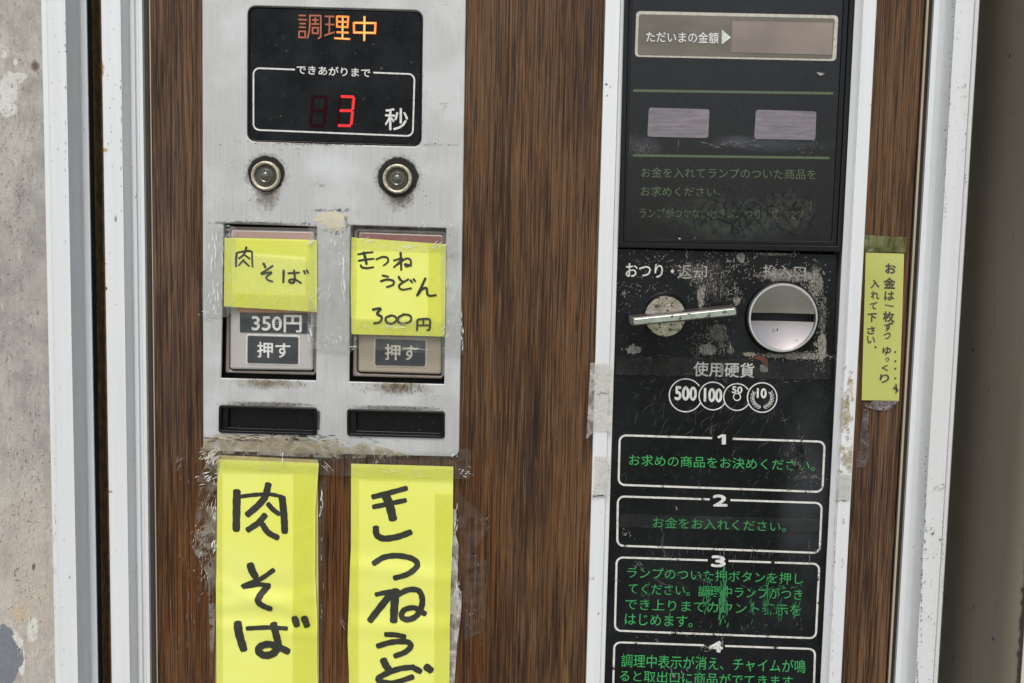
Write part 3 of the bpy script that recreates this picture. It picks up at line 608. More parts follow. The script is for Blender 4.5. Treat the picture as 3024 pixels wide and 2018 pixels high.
flecks('dust_flecks', R5, [(300, 900, 90, 50, 60, 16, 3, 80, 60), (1390, 450, 24, 10, 5, 40, 8, -20, 20), (520, 880, 6, 90, 4, 90, 3, 85, 5), (900, 700, 600, 500, 60, 7, 2, 0, 90), (1300, 900, 120, 60, 40, 20, 3, 90, 60), (850, 880, 200, 24, 40, 40, 4, 0, 20), (1330, 1280, 6, 60, 20, 14, 3, 90, 40), (530, 1460, 5, 5, 3, 22, 18, 0, 90), (625, 1450, 10, 6, 4, 14, 5, 30, 20)], 'grey_chip', M, P_-.0005)
blob('dust_flake', R5, (1388, 452), 22, 8, 'chip', M, P_-.0006, n=8, rot=.3); blob('dust_flake', R5, (532, 1459), 8, 8, 'straw', M, P_-.0006, n=9)
# coin panel print
C0 = PF-.0003
text('lettering', 'おつり・', R6, (336, 204), (708, 214), (334, 308), 'whiteb', M, C0, .014)
text('lettering', '返却', R6, (735, 212), (962, 220), (733, 322), 'whitex', M, C0, .012)
text('lettering', '投入口', R6, (1395, 216), (1725, 224), (1393, 305), 'whitex', M, C0, .012)
text('lettering', '使用硬貨', R6, (860, 962), (1326, 976), (858, 1074), 'white', M, C0, .015)
blob('bare_patch', R6, (1077, 1022), 18, 46, 'chip', M, C0-.0003, n=16, amp=.3)
def arc_pts(cx, cy, r, a0, a1, n=40): return [(cx+r*cos(radians(a0+(a1-a0)*k/n)), cy+r*sin(radians(a0+(a1-a0)*k/n))) for k in range(n+1)]
coins = [(797, 1223, 127, 24, 325), (1007, 1228, 107, 28, 325), (1193, 1236, 103, 28, 325), (1387, 1240, 114, 0, 360)]
for i, (cx, cy, r, a0, a1) in enumerate(coins): strokes('coin_outline', R6, [(9, arc_pts(cx, cy, r, a0, a1))], 'white', M, C0, smooth=False)
text('lettering', '500', R6, (718, 1154), (880, 1160), (716, 1257), 'white', M, C0, .045)
text('lettering', '100', R6, (942, 1168), (1076, 1174), (940, 1270), 'white', M, C0, .045)
text('lettering', '50', R6, (1157, 1154), (1234, 1158), (1155, 1204), 'white', M, C0, .045)
text('lettering', '10', R6, (1350, 1169), (1420, 1172), (1348, 1242), 'white', M, C0, .045)
strokes('coin_hole', R6, [(8, arc_pts(1193, 1235, 27, 0, 360))], 'white', M, C0, smooth=False)
lv = []
for k in range(7):
    for sgn in (1, -1):
        aa = 90+sgn*(9+k*17); bx = 1387+75*cos(radians(aa)); by = 1240+75*sin(radians(aa))
        for off in (34, -30):
            t = radians(aa+sgn*90+off*sgn); q = (bx+27*cos(t), by+27*sin(t)); n1 = (-sin(t)*6, cos(t)*6)
            lv.append((3.0, closed([(bx, by), ((bx+q[0])/2+n1[0], (by+q[1])/2+n1[1]), q, ((bx+q[0])/2-n1[0], (by+q[1])/2-n1[1])])))
strokes('laurel_wreath', R6, lv, 'white', M, C0, smooth=False, rnd=False, kind='stuff')
boxes = [([(222, 92), (1442, 131), (1428, 430), (215, 387)], (772, 895), '1', (805, 84), (862, 87), (805, 147)),
         ([(211, 456), (1425, 496), (1411, 793), (207, 749)], (758, 881), '2', (779, 448), (860, 450), (779, 512)),
         ([(204, 819), (1410, 858), (1389, 1301), (193, 1255)], (745, 870), '3', (769, 810), (849, 813), (769, 873)),
         ([(190, 1324), (1385, 1365), (1372, 1760), (180, 1700)], (725, 849), '4', (751, 1318), (832, 1321), (751, 1379))]
for c, gp, dgt, a, b, e_ in boxes:
    rline('border_line', R7, c, 12, 38, 'whiteb', M, C0, gap=gp); (text('number', dgt, R7, a, b, e_, 'white', M, C0-.0002, .06) if dgt != '1' else strokes('number', R7, [(24, [(842, 88), (841, 147)]), (14, [(836, 92), (806, 106)])], 'white', M, C0-.0002, smooth=False, rnd=False))
T = [('お求めの商品をお決めください。', (278, 206), (1385, 240), (277, 272), 'green'), ('お金をお入れください。', (420, 578), (1213, 604), (419, 642), 'green'),
     ('ランプのついた押ボタンを押し', (268, 876), (1316, 914), (266, 942), 'greenw'), ('てください。調理中ランプがつき', (274, 970), (1310, 1008), (272, 1036), 'greenw'),
     ('でき上りまでカウント表示を', (256, 1062), (1302, 1100), (254, 1130), 'greenw'), ('はじめます。', (254, 1152), (657, 1167), (252, 1220), 'green'),
     ('調理中表示が消え、チャイムが鳴', (233, 1393), (1330, 1430), (231, 1472), 'green'), ('ると取出口に商品がでてきます。', (224, 1488), (1285, 1526), (222, 1556), 'green')]
for s_, a, b, e_, mm in T: text('lettering', s_, R7, a, b, e_, mm, M, C0, 0)
flecks('green_scrape', R7, [(740, 1030, 34, 100, 40, 50, 7, 84, 24), (838, 1070, 26, 120, 60, 60, 12, 90, 12), (1010, 1120, 16, 90, 16, 70, 6, 80, 14), (1100, 1060, 24, 110, 26, 70, 6, 88, 16), (1180, 1130, 40, 70, 16, 50, 5, 88, 16), (1270, 1130, 30, 60, 10, 60, 6, 85, 14), (380, 1000, 30, 60, 8, 60, 3, 70, 20), (510, 1200, 30, 40, 8, 40, 5, 60, 40), (690, 1500, 14, 80, 6, 90, 4, 75, 10), (1130, 1000, 200, 20, 20, 30, 6, 0, 40)], 'greenchip', M, C0-.0005)
flecks('paint_chips', R6, [(600, 200, 400, 110, 90, 20, 4, 40, 90), (1150, 220, 260, 160, 130, 24, 5, 60, 60), (1450, 130, 300, 40, 60, 18, 5, 20, 90), (850, 260, 150, 80, 80, 32, 3, 60, 70), (1000, 380, 160, 120, 110, 40, 3, 70, 40),
    (1560, 290, 240, 60, 200, 26, 5, 60, 60), (1780, 360, 110, 160, 160, 24, 6, 70, 60), (920, 450, 40, 90, 50, 30, 6, 110, 20), (1160, 440, 120, 80, 60, 22, 5, 60, 60), (430, 380, 260, 80, 60, 18, 4, 60, 80), (1000, 740, 160, 120, 70, 30, 4, 70, 40),
    (960, 860, 120, 90, 110, 26, 5, 60, 70), (400, 870, 70, 40, 40, 26, 6, 110, 30), (1600, 915, 300, 34, 220, 22, 5, 10, 70), (1840, 850, 50, 150, 120, 26, 6, 80, 40), (350, 500, 90, 120, 26, 20, 3, 70, 60), (1850, 560, 40, 160, 40, 16, 4, 80, 60), (600, 800, 300, 80, 26, 14, 3, 0, 90), (812, 130, 12, 40, 5, 50, 9, 110, 12), (1120, 870, 60, 60, 26, 40, 4, 120, 30), (320, 440, 10, 30, 6, 40, 4, 85, 20), (1130, 870, 30, 40, 10, 60, 4, 110, 20)], 'chip', M, C0-.0004)
flecks('faint_scratches', R6, [(900, 1400, 800, 200, 60, 130, 2, 60, 30), (700, 1130, 600, 120, 40, 60, 2, 20, 70), (1530, 1370, 90, 60, 8, 80, 3, 40, 80), (1100, 1110, 80, 20, 5, 60, 4, -30, 20), (700, 930, 400, 14, 26, 70, 2, 2, 12), (600, 1055, 500, 8, 22, 70, 2, 2, 8), (1600, 1100, 300, 60, 20, 50, 3, 30, 40)], 'grey_chip', M, C0-.0006)
flecks('faint_scratches', R7, [(800, 800, 560, 30, 40, 60, 2, 90, 20), (1280, 250, 60, 130, 50, 40, 4, 70, 30), (600, 950, 360, 60, 16, 120, 2, -20, 15), (900, 1240, 500, 50, 30, 26, 3, 60, 60), (1350, 340, 90, 30, 30, 40, 4, 10, 30), (340, 860, 40, 30, 14, 30, 6, -30, 30), (800, 600, 600, 500, 60, 14, 2, 0, 90), (480, 690, 4, 80, 4, 120, 3, 90, 3), (1350, 790, 5, 90, 8, 60, 3, 90, 4), (1000, 300, 700, 200, 30, 60, 2, 60, 30)], 'grey_chip', M, C0-.0006)
flecks('paint_chips', R7, [(700, 1280, 500, 20, 12, 14, 4, 30, 60), (830, 1340, 20, 40, 12, 26, 4, 60, 40), (260, 680, 50, 30, 14, 14, 4, 0, 90), (440, 1310, 6, 6, 3, 12, 6, 0, 90), (560, 520, 6, 14, 3, 18, 8, 90, 20), (750, 1350, 50, 30, 12, 30, 4, 30, 60), (540, 1510, 60, 30, 12, 40, 4, -40, 40)], 'chip', M, C0-.0007)
flecks('black_flecks', R7, [(800, 435, 600, 10, 30, 14, 5, 0, 60), (800, 780, 600, 14, 30, 14, 5, 80, 30), (800, 1280, 560, 12, 40, 14, 6, 60, 40), (1300, 205, 36, 70, 60, 34, 5, 60, 30), (1260, 280, 50, 20, 26, 30, 5, 20, 40)], 'black', M, C0-.0009)
flecks('black_flecks', R5, [(900, 1300, 420, 120, 130, 90, 4, 0, 90), (1190, 1205, 140, 8, 26, 30, 5, 0, 20), (650, 1198, 260, 6, 30, 30, 4, 0, 12), (1200, 1280, 110, 90, 80, 30, 7, 40, 60), (1250, 760, 0, 0, 0, 1, 1, 0, 0)], 'black', M, P_-.0006)
blob('brown_scrap', R6, (1385, 945), 52, 20, 'rust', M, C0-.0012, n=14, amp=.5, seed=2, rot=.3); blob('brown_scrap', R6, (1420, 985), 14, 24, 'rust', M, C0-.0013, n=10, amp=.4, seed=5)
blob('torn_flake', R6, (1400, 1010), 34, 26, simple('grey torn flake', srgb(120, 120, 116), .4), M, C0-.0010, n=8, amp=.5, seed=7, rot=.7)
# coin return lever
c = W(R6(640, 612)); e = bpy.data.objects.new('coin_return_lever', None); COL.objects.link(e); e.parent = M; e.location = Vector((c.x, PF, c.z))-wloc(M); e['label'] = 'chrome coin return lever across a pitted round knob'
lathe('knob_collar', R6(634, 596), [(66, -.0018), (66, -.0022), (61.5, -.0032), (60, -.0015)], 'black', e)
lathe('knob', R6(641, 614), [(60, -.001), (60, -.0105), (59, -.0118), (57.5, -.0122), (30, -.0123), (4, -.0123)], 'worn_chrome', e, d0=-.0118)
bp = [R6(380, 622), R6(1190, 540), R6(1197, 610), R6(384, 690)]
plate('lever_bar', rounded(quadpts(bp, -.040), .0012), -.040, -.0105, 'side', e, bevel=.0012)
lf = [R6(392, 634), R6(1184, 553), R6(1189, 602), R6(394, 680)]
plate('lever_face', rounded(quadpts(lf, -.0405), .0015), -.0409, -.0398, simple('worn chrome face', srgb(198, 206, 196), .32, 1, var=.12, scale=120, bs=.3, specks=(200, .6, srgb(120, 120, 108))), e, bevel=.0005)
# coin slot
c0 = R6(1546, 624); c = W(c0); e = bpy.data.objects.new('coin_slot', None); COL.objects.link(e); e.parent = M; e.location = Vector((c.x, PF, c.z))-wloc(M); e['label'] = 'round chrome coin slot with a dark horizontal slit'
lathe('slot_collar', R6(1534, 622), [(108, -.0017), (106, -.0035), (103, -.005), (98, -.005)], 'black', e, n=64)
lathe('slot_ring', c0, [(100.5, -.001), (101, -.008), (100.2, -.0092), (98.5, -.0098), (94, -.0098), (92, -.0088), (91, -.005)], 'chrome', e, n=72, d0=-.008)
def dish(name, c, R_, h, up, mat, parent, dp, base):
    C_ = W(c, -.008); N, K = 18, 26; vs = []; fs = []; R_ *= MPP; h *= MPP
    for j in range(N+1):
        z = h+(R_-h)*sin(pi/2*j/N); hw = math.sqrt(max(R_*R_-z*z, 0))
        for k in range(K+1):
            x = -hw*cos(pi*k/K); q = (x*x+z*z)/(R_*R_); vs.append((C_.x+x, base-dp*q+.0 , C_.z+z*up))
    for j in range(N):
        for k in range(K): a = j*(K+1)+k; fs.append((a, a+1, a+K+2, a+K+1) if up > 0 else (a, a+K+1, a+K+2, a+1))
    return mesh(name, vs, fs, mat, parent, True, 80)
dish('upper_plate', R6(1546, 620), 91.5, 11, 1, 'satin', e, .0045, -.003); dish('lower_plate', R6(1546, 624), 91.5, 11, -1, 'satin', e, .0045, -.003)
plate('coin_slit', rounded(quadpts([R6(1305, 578), R6(1785, 578), R6(1785, 668), R6(1305, 668)], -.0), .0005), .003, .0045, 'void', e)
plate('slit_cheek', rounded(quadpts([R6(1752, 592), R6(1782, 592), R6(1782, 655), R6(1752, 655)], -.004), .0005), -.003, .003, 'black', e)
flecks('paint_chips', R6, [(1502, 718, 3, 12, 3, 26, 10, 90, 10), (1650, 795, 10, 6, 4, 12, 5, 60, 30)], 'darkchip', e, -.0085)

# ------------------------------------------------------------------ notes
def sheet_paper(name, R, left, right, d, mat, parent, amp=.0005, creases=()):
    """paper between two traced edges; returns the depth function"""
    N, K = 60, 14
    def edge(E_, t):
        L = [0]; 
        for i in range(1, len(E_)): L.append(E_[i][1])
        y = E_[0][1]+(E_[-1][1]-E_[0][1])*t
        for i in range(len(E_)-1):
            if y <= E_[i+1][1] or i == len(E_)-2:
                u = (y-E_[i][1])/(E_[i+1][1]-E_[i][1]); return (E_[i][0]+(E_[i+1][0]-E_[i][0])*u, y)
    cz = [(W(R(*c_[0]), d), c_[1]) for c_ in creases]
    def dep(x, z):
        v = d-amp*(1+mnoise.noise(Vector((x*22, 1.3, z*16))))
        for p, sl in cz:
            q = (z-p.z)-(x-p.x)*sl; v -= amp*1.5*math.exp(-(q/.006)**2)-amp*.9*math.exp(-((q-.012)/.008)**2)
        return v
    vs = []; fs = []
    for j in range(N+1):
        a = edge(left, j/N); b = edge(right, j/N)
        for k in range(K+1):
            u = k/K; q = W(R(a[0]+(b[0]-a[0])*u, a[1]+(b[1]-a[1])*u), d); vs.append((q.x, dep(q.x, q.z), q.z))
    for j in range(N):
        for k in range(K): a = j*(K+1)+k; fs.append((a, a+K+1, a+K+2, a+1))
    n = len(vs); vs += [(x, y+.00025, z) for x, y, z in vs]; fs += [tuple(n+i for i in reversed(f)) for f in fs[:]]
    rim = [k for k in range(K+1)]+[j*(K+1)+K for j in range(1, N+1)]+[N*(K+1)+k for k in range(K-1, -1, -1)]+[j*(K+1) for j in range(N-1, 0, -1)]
    for i in range(len(rim)): a = rim[i]; b = rim[(i+1) % len(rim)]; fs.append((a, b, n+b, n+a))
    mesh(name, vs, fs, mat, parent, True, 50); return dep
def note(c, label, R): p = W(R(*c), -.005); return thing('handwritten_note', p, label, 'note', 'yellow handwritten notes taped on the machine')
# small notes over the buttons
n1 = note((430, 640), 'short yellow note reading meat soba over the left push button', R3)
dp = sheet_paper('paper', R3, [(163, 240), (160, 638)], [(697, 253), (699, 670)], -.0052, 'paper', n1, .0002)
strokes('lettering', R3, [(12, [(233, 330), (229, 370), (230, 408)]), (10, [(232, 328), (275, 320), (318, 320), (322, 360), (325, 410)]), (11, [(290, 294), (275, 335), (245, 362)]), (10, [(280, 340), (310, 364)]), (9, [(275, 366), (244, 402)]), (10, [(270, 372), (306, 405)]),
    (13, [(388, 388), (400, 414)]), (10, [(442, 402), (410, 425), (374, 450), (435, 440), (405, 468), (415, 485), (442, 494)]), (12, [(505, 428), (503, 500)]), (10, [(530, 446), (597, 442)]), (11, [(565, 428), (570, 480), (560, 500), (540, 498), (540, 484), (570, 482), (607, 502)]), (10, [(622, 430), (630, 450)]), (10, [(638, 426), (648, 446)])],
    'ink', n1, -.0056, lambda x, z: dp(x, z)-.0001, taper=.3)
n2 = note((1165, 800), 'tall yellow note reading kitsune udon 300 yen over the right push button', R3)
dp2 = sheet_paper('paper', R3, [(898, 238), (893, 520), (898, 798)], [(1444, 278), (1442, 520), (1437, 812)], -.0052, 'paper', n2, .0002)
strokes('lettering', R3, [(11, [(935, 337), (980, 328), (1022, 324)]), (11, [(938, 374), (985, 366), (1028, 362)]), (14, [(968, 324), (978, 360), (985, 394)]), (11, [(950, 398), (960, 412), (990, 416), (1026, 410)]),
    (10, [(1040, 366), (1075, 352), (1105, 356), (1108, 380), (1082, 402)]), (12, [(1182, 326), (1184, 380), (1186, 428)]), (10, [(1142, 372), (1192, 360), (1165, 390), (1142, 412)]), (10, [(1160, 398), (1212, 362), (1238, 368), (1240, 396), (1215, 406), (1208, 392), (1246, 402)]),
    (10, [(1076, 458), (1112, 466)]), (11, [(1066, 492), (1105, 482), (1140, 490), (1138, 512), (1100, 526)]), (12, [(1170, 464), (1180, 482), (1192, 492)]), (10, [(1228, 480), (1190, 502), (1172, 520), (1190, 540), (1245, 532)]), (10, [(1238, 484), (1250, 500)]), (10, [(1256, 478), (1268, 494)]),
    (12, [(1326, 474), (1300, 530), (1278, 574), (1305, 538), (1332, 532), (1336, 562), (1350, 576), (1388, 572)]),
    (12, [(1020, 656), (1066, 650), (1046, 680), (1072, 698), (1062, 728), (1026, 736)]), (11, [(1130, 690), (1098, 702), (1100, 728), (1132, 738), (1158, 718), (1150, 696), (1122, 688)]), (11, [(1200, 684), (1170, 702), (1172, 730), (1206, 738), (1242, 718), (1236, 690), (1196, 682)]),
    (11, [(1280, 716), (1276, 778)]), (11, [(1280, 714), (1318, 710), (1350, 714), (1352, 745), (1348, 772), (1334, 774)]), (9, [(1314, 714), (1314, 744)]), (9, [(1280, 748), (1350, 746)])],
    'ink', n2, -.0056, lambda x, z: dp2(x, z)-.0001, taper=.3)
# long notes
n3 = note((620, 1568), 'long yellow strip lettered meat soba, left of the two hanging below the button plate', R4)
sheet_paper('backing_paper', R4, [(306, 136), (296, 800), (290, 1760)], [(933, 166), (934, 700), (940, 1760)], -.0018, 'beige', n3, .0001)
dp3 = sheet_paper('paper', R4, [(303, 163), (301, 640), (294, 1000), (300, 1400), (304, 1760)], [(940, 186), (918, 480), (916, 900), (930, 1180), (928, 1400), (936, 1760)], -.0034, 'paper', n3, .0006, [((600, 1055), .12), ((600, 1235), -.03), ((850, 1130), -.3)])
strokes('lettering', R4, [(46, [(424, 362), (422, 480), (420, 608)]), (24, [(440, 398), (540, 386), (640, 384), (716, 402)]), (42, [(708, 402), (716, 480), (722, 560), (724, 622)]), (40, [(622, 318), (602, 395), (560, 450), (488, 512)]), (30, [(618, 442), (652, 480), (690, 508)]), (36, [(602, 512), (560, 560), (490, 608)]), (36, [(585, 572), (620, 622), (682, 656)]),
    (46, [(508, 822), (520, 862), (542, 902)]), (28, [(656, 856), (570, 916), (460, 962), (560, 950), (630, 956)]), (38, [(618, 960), (575, 1010), (560, 1050), (595, 1082), (640, 1100)]), (50, [(430, 1188), (442, 1270), (468, 1358)]), (26, [(488, 1222), (620, 1216), (740, 1222)]),
    (44, [(655, 1194), (672, 1260), (682, 1330), (655, 1378), (600, 1392), (562, 1368), (574, 1336), (630, 1322), (700, 1346), (748, 1368)]), (42, [(786, 1156), (802, 1206)]), (42, [(846, 1154), (866, 1208)])],
    'ink', n3, -.004, lambda x, z: dp3(x, z)-.00012, taper=.12)
n4 = note((1450, 1568), 'long yellow strip lettered kitsune udon, right of the two hanging below the button plate', R4)
dp4 = sheet_paper('paper', R4, [(1142, 190), (1141, 700), (1126, 1100), (1120, 1300), (1128, 1500), (1134, 2050)], [(1783, 208), (1778, 640), (1768, 900), (1760, 1250), (1758, 1568), (1762, 2050)], -.0034, 'paper', n4, .0006, [((1500, 880), -.12), ((1400, 1210), .03)])
strokes('lettering', R4, [(32, [(1276, 400), (1380, 374), (1490, 344)]), (30, [(1280, 462), (1380, 442), (1484, 420)]), (52, [(1352, 378), (1382, 450), (1404, 540)]), (38, [(1296, 588), (1302, 636), (1345, 660), (1430, 650), (1516, 620)]),
    (34, [(1282, 816), (1350, 778), (1440, 770), (1528, 790), (1556, 830), (1500, 880), (1412, 908)]), (48, [(1422, 984), (1412, 1080), (1408, 1180)]), (28, [(1296, 1012), (1370, 996), (1416, 990)]), (42, [(1396, 1000), (1330, 1084), (1258, 1176)]),
    (34, [(1420, 1020), (1500, 982), (1568, 990), (1588, 1060), (1556, 1140), (1496, 1168), (1456, 1148), (1476, 1108), (1540, 1096), (1606, 1134)]), (32, [(1356, 1262), (1420, 1264), (1480, 1276)]), (34, [(1306, 1336), (1400, 1310), (1490, 1308), (1516, 1334), (1480, 1372), (1414, 1398)]),
    (44, [(1342, 1420), (1362, 1462), (1390, 1494)]), (34, [(1536, 1466), (1440, 1478), (1340, 1518), (1312, 1548), (1400, 1566), (1530, 1526)]), (36, [(1536, 1472), (1578, 1494)]), (44, [(1610, 1462), (1645, 1488)]), (40, [(1450, 1640), (1360, 1780), (1300, 1880), (1400, 1800), (1440, 1850), (1560, 1860)])],
    'ink', n4, -.004, lambda x, z: dp4(x, z)-.00012, taper=.12)
for nn, R_, ps, dpf in ((n3, R4, [[(303, 165), (342, 166), (344, 1760), (304, 1760)], [(785, 184), (938, 188), (916, 480), (915, 900), (928, 1180), (930, 1760), (780, 1760)], [(344, 166), (783, 182), (782, 236), (344, 228)]], -.0056),
                        (n4, R4, [[(1143, 192), (1196, 194), (1190, 2040), (1130, 2040), (1122, 1300), (1140, 700)], [(1668, 360), (1780, 364), (1768, 900), (1758, 1300), (1760, 2040), (1664, 2040)], [(1198, 194), (1782, 208), (1782, 290), (1198, 274)]], -.0056),
                        (n1, R3, [[(164, 242), (222, 244), (216, 638), (162, 636)], [(642, 256), (696, 258), (698, 668), (640, 662)], [(222, 560), (638, 572), (638, 660), (217, 636)], [(223, 244), (640, 255), (640, 345), (223, 316)]], -.0060),
                        (n2, R3, [[(900, 240), (938, 243), (930, 796), (900, 796)], [(1350, 272), (1440, 280), (1436, 808), (1340, 806)], [(932, 704), (1338, 712), (1338, 804), (932, 798)]], -.0060)):
    for q in ps: plate('tape_edge', quadpts([R_(*v) for v in q], 0), dpf, dpf+.00008, 'edge', nn)
# right slip
n5 = note((350, 1010), 'narrow yellow slip with two columns of small blurred writing, right of the coin panel', R8)
dp5 = sheet_paper('paper', R8, [(273, 255), (262, 640), (252, 1014)], [(470, 261), (458, 640), (444, 1018)], -.0012, 'paper2', n5, .0002)
random.seed(3)
for ch, x, y, s_ in [('お', 400, 337, 52), ('金', 395, 412, 58), ('は', 395, 477, 48), ('一', 393, 528, 46), ('枚', 390, 585, 56), ('ず', 392, 636, 44), ('つ', 384, 684, 34), ('ゆ', 382, 760, 42), ('っ', 383, 806, 20), ('く', 372, 848, 30), ('り', 370, 902, 46),
                   ('入', 322, 415, 44), ('れ', 320, 474, 42), ('て', 314, 530, 36), ('下', 306, 590, 46), ('さ', 302, 655, 40), ('い', 300, 704, 38)]:
    h = s_/2; sk = random.uniform(-4, 4); h *= 1.1; w_ = h*.92; hh = h*(.1 if ch == '一' else .85)
    text('lettering', ch, R8, (x-w_, y-hh+sk), (x+w_, y-hh-sk), (x-w_-sk, y+hh+sk), 'ink2', n5, -.0017-.0001*random.random(), .035)
for x, y in ((320, 740), (421, 765), (421, 812), (421, 850), (421, 900)): lathe('ink_dot', R8(x, y), [(3, -.00185), (2.4, -.0019)], 'ink2', n5, 10)
strokes('ink_blot', R8, [(6, [(428, 930), (432, 955), (428, 978)]), (5, [(412, 955), (440, 958)]), (4, [(418, 942), (442, 970)])], 'ink', n5, -.0019)

# ------------------------------------------------------------------ tapes
def tape(label, R, pts, d, mat, creases=None, cm='glintw'):
    p = W(R(*pts[-1]), d); t = thing('tape_strip', p, label, 'tape', 'pieces of tape stuck on the machine')
    plate('film', quadpts([R(*q) for q in pts], d), d, d+.00008, mat, t)
    if creases: flecks('crease_glints_and_grime', R, [(a, b, c_, e_, int(n*.6+.5), l, w_*.7, an, sp*.6) for (a, b, c_, e_, n, l, w_, an, sp) in creases], cm, t, d-.0001)  # white slivers are painted wrinkle highlights; dark and brown ones are grime
    return t
tape('clear crinkled tape down the left side of the shorter yellow note', R3, [(48, 142), (226, 176), (230, 640), (172, 700), (36, 700), (30, 540)], -.0062, 'tape',
    [(105, 300, 20, 180, 16, 110, 7, 88, 10), (110, 600, 40, 100, 20, 60, 8, 80, 30), (60, 680, 60, 20, 10, 40, 5, 10, 40), (190, 200, 40, 40, 14, 40, 5, 20, 50), (150, 400, 10, 200, 8, 80, 4, 90, 8)])
tape('clear tape bridging the gap between the two small yellow notes', R3, [(650, 150), (905, 152), (900, 900), (640, 880)], -.0068, 'tape',
    [(850, 480, 20, 200, 18, 100, 9, 92, 12), (800, 250, 90, 80, 16, 40, 6, 60, 50), (740, 560, 60, 160, 14, 90, 4, 65, 20), (800, 820, 120, 60, 60, 26, 5, 30, 80), (655, 810, 20, 70, 14, 60, 6, 110, 20), (800, 380, 60, 30, 6, 30, 5, 0, 90)])
tape('clear tape across the top of the taller yellow note', R3, [(870, 132), (1510, 150), (1512, 330), (868, 300)], -.0063, 'tape2',
    [(1290, 160, 40, 30, 12, 40, 4, 90, 12), (1230, 290, 160, 20, 16, 60, 5, -15, 25), (1400, 300, 60, 60, 14, 60, 6, 40, 30), (960, 250, 50, 20, 8, 40, 5, 20, 30), (1440, 150, 60, 20, 10, 30, 4, 90, 20)])
tape('clear crinkled tape down the right side of the taller yellow note', R3, [(1412, 280), (1508, 300), (1540, 690), (1550, 916), (1420, 912)], -.0068, 'tape',
    [(1480, 560, 30, 200, 12, 80, 5, 85, 15), (1540, 800, 10, 80, 16, 40, 6, 90, 20), (1440, 760, 20, 60, 10, 40, 5, 60, 40)])
tape('clear tape along the foot of the taller yellow note, over the right push button', R3, [(880, 700), (1440, 712), (1430, 915), (890, 880)], -.0074, 'tape2', [(1160, 745, 200, 14, 14, 60, 5, 5, 15), (1180, 880, 260, 6, 12, 90, 3, 1, 3), (920, 872, 30, 10, 10, 26, 5, 10, 30)])
tape('clear tape over the shorter yellow note and its 350 yen label', R3, [(214, 320), (644, 355), (640, 560), (694, 640), (694, 740), (240, 700)], -.0072, 'tape2', [(660, 260, 30, 20, 8, 40, 6, 40, 30), (470, 735, 200, 12, 8, 90, 3, -6, 6), (560, 600, 120, 60, 10, 70, 4, 40, 30)])
tape('yellowed grimy tape along the lower left edge of the steel plate', R3, [(96, 1378), (460, 1386), (900, 1412), (1100, 1460), (1240, 1500), (880, 1520), (200, 1490), (20, 1500), (46, 1420)], -.0050, 'tapey',
    [(300, 1400, 260, 16, 40, 80, 5, 0, 14), (800, 1440, 300, 26, 20, 60, 4, -3, 14), (90, 1500, 70, 40, 40, 50, 10, 40, 50)], 'straw')
tape('torn whitish tape bunched at the top left corner of the left long strip', R4, [(192, 90), (300, 95), (330, 130), (304, 260), (300, 330), (250, 320), (170, 300), (232, 190)], -.0042, 'glue', [(270, 150, 40, 50, 30, 60, 14, 60, 50), (240, 270, 50, 40, 26, 50, 8, 30, 50)])
tape('clear tape across the tops of both long yellow strips', R4, [(300, 104), (1860, 98), (1895, 100), (1888, 288), (1140, 268), (940, 262), (930, 250), (304, 215)], -.0058, 'tape2',
    [(715, 140, 20, 40, 8, 50, 6, 90, 14), (990, 215, 40, 30, 7, 70, 5, -50, 14), (1450, 240, 200, 16, 16, 50, 4, -10, 30), (1860, 240, 50, 40, 26, 24, 5, 0, 80), (1340, 165, 90, 30, 14, 40, 4, 80, 30), (1550, 262, 60, 14, 8, 20, 6, 30, 40), (1780, 130, 60, 20, 12, 40, 5, 70, 30)])
tape('glossy tape residue on the wood left of the left long strip', R4, [(190, 340), (300, 300), (302, 1000), (262, 1568), (240, 900), (150, 730), (170, 480)], -.0012, 'glue',
    [(285, 500, 12, 200, 30, 50, 8, 88, 12), (200, 650, 60, 100, 30, 30, 4, 60, 40), (215, 870, 40, 120, 24, 40, 4, 70, 30), (250, 430, 40, 80, 20, 60, 3, 85, 10), (280, 690, 14, 60, 14, 40, 10, 70, 30)])
tape('cloudy tape tatters along the right edge of the right long strip', R4, [(1772, 470), (1800, 480), (1798, 640), (1816, 700), (1808, 960), (1838, 1010), (1826, 1180), (1806, 1320), (1790, 1568), (1752, 1568), (1764, 900)], -.0028, 'tapem',
    [(1800, 560, 16, 90, 20, 50, 6, 85, 20), (1810, 1050, 20, 200, 24, 60, 5, 85, 20)])
tape('thin tape smear on the wood right of the right long strip', R4, [(1800, 350), (1990, 540), (2004, 600), (1900, 760), (1996, 800), (1980, 1240), (1850, 1300), (1830, 700)], -.0010, tape_mat('thin tacky film', (.985, .98, .975), .035, .3, 90, .6, (196, 184, 176)),
    [(1930, 1000, 60, 300, 90, 20, 3, 70, 40), (1950, 560, 60, 50, 12, 50, 5, 40, 50), (1910, 770, 80, 10, 8, 60, 3, 5, 12)], 'tapem')
tape('clear tape strip down the wood between the two long strips', R4, [(940, 300), (985, 270), (975, 700), (965, 1568), (936, 1568)], -.0010, 'tape2', [(955, 430, 10, 80, 18, 50, 8, 90, 20), (955, 900, 8, 300, 10, 60, 3, 90, 6), (1090, 1200, 30, 90, 5, 120, 2, 115, 5)])
tape('aged translucent tape wrapped round the left rail of the coin panel', R6, [(62, 972), (240, 970), (226, 1500), (205, 1500), (95, 1500), (30, 1560), (50, 1200)], -.0078, 'tapem', [(150, 1207, 60, 8, 12, 50, 5, 0, 30), (112, 1050, 6, 80, 6, 70, 3, 90, 8)], 'darkchip')
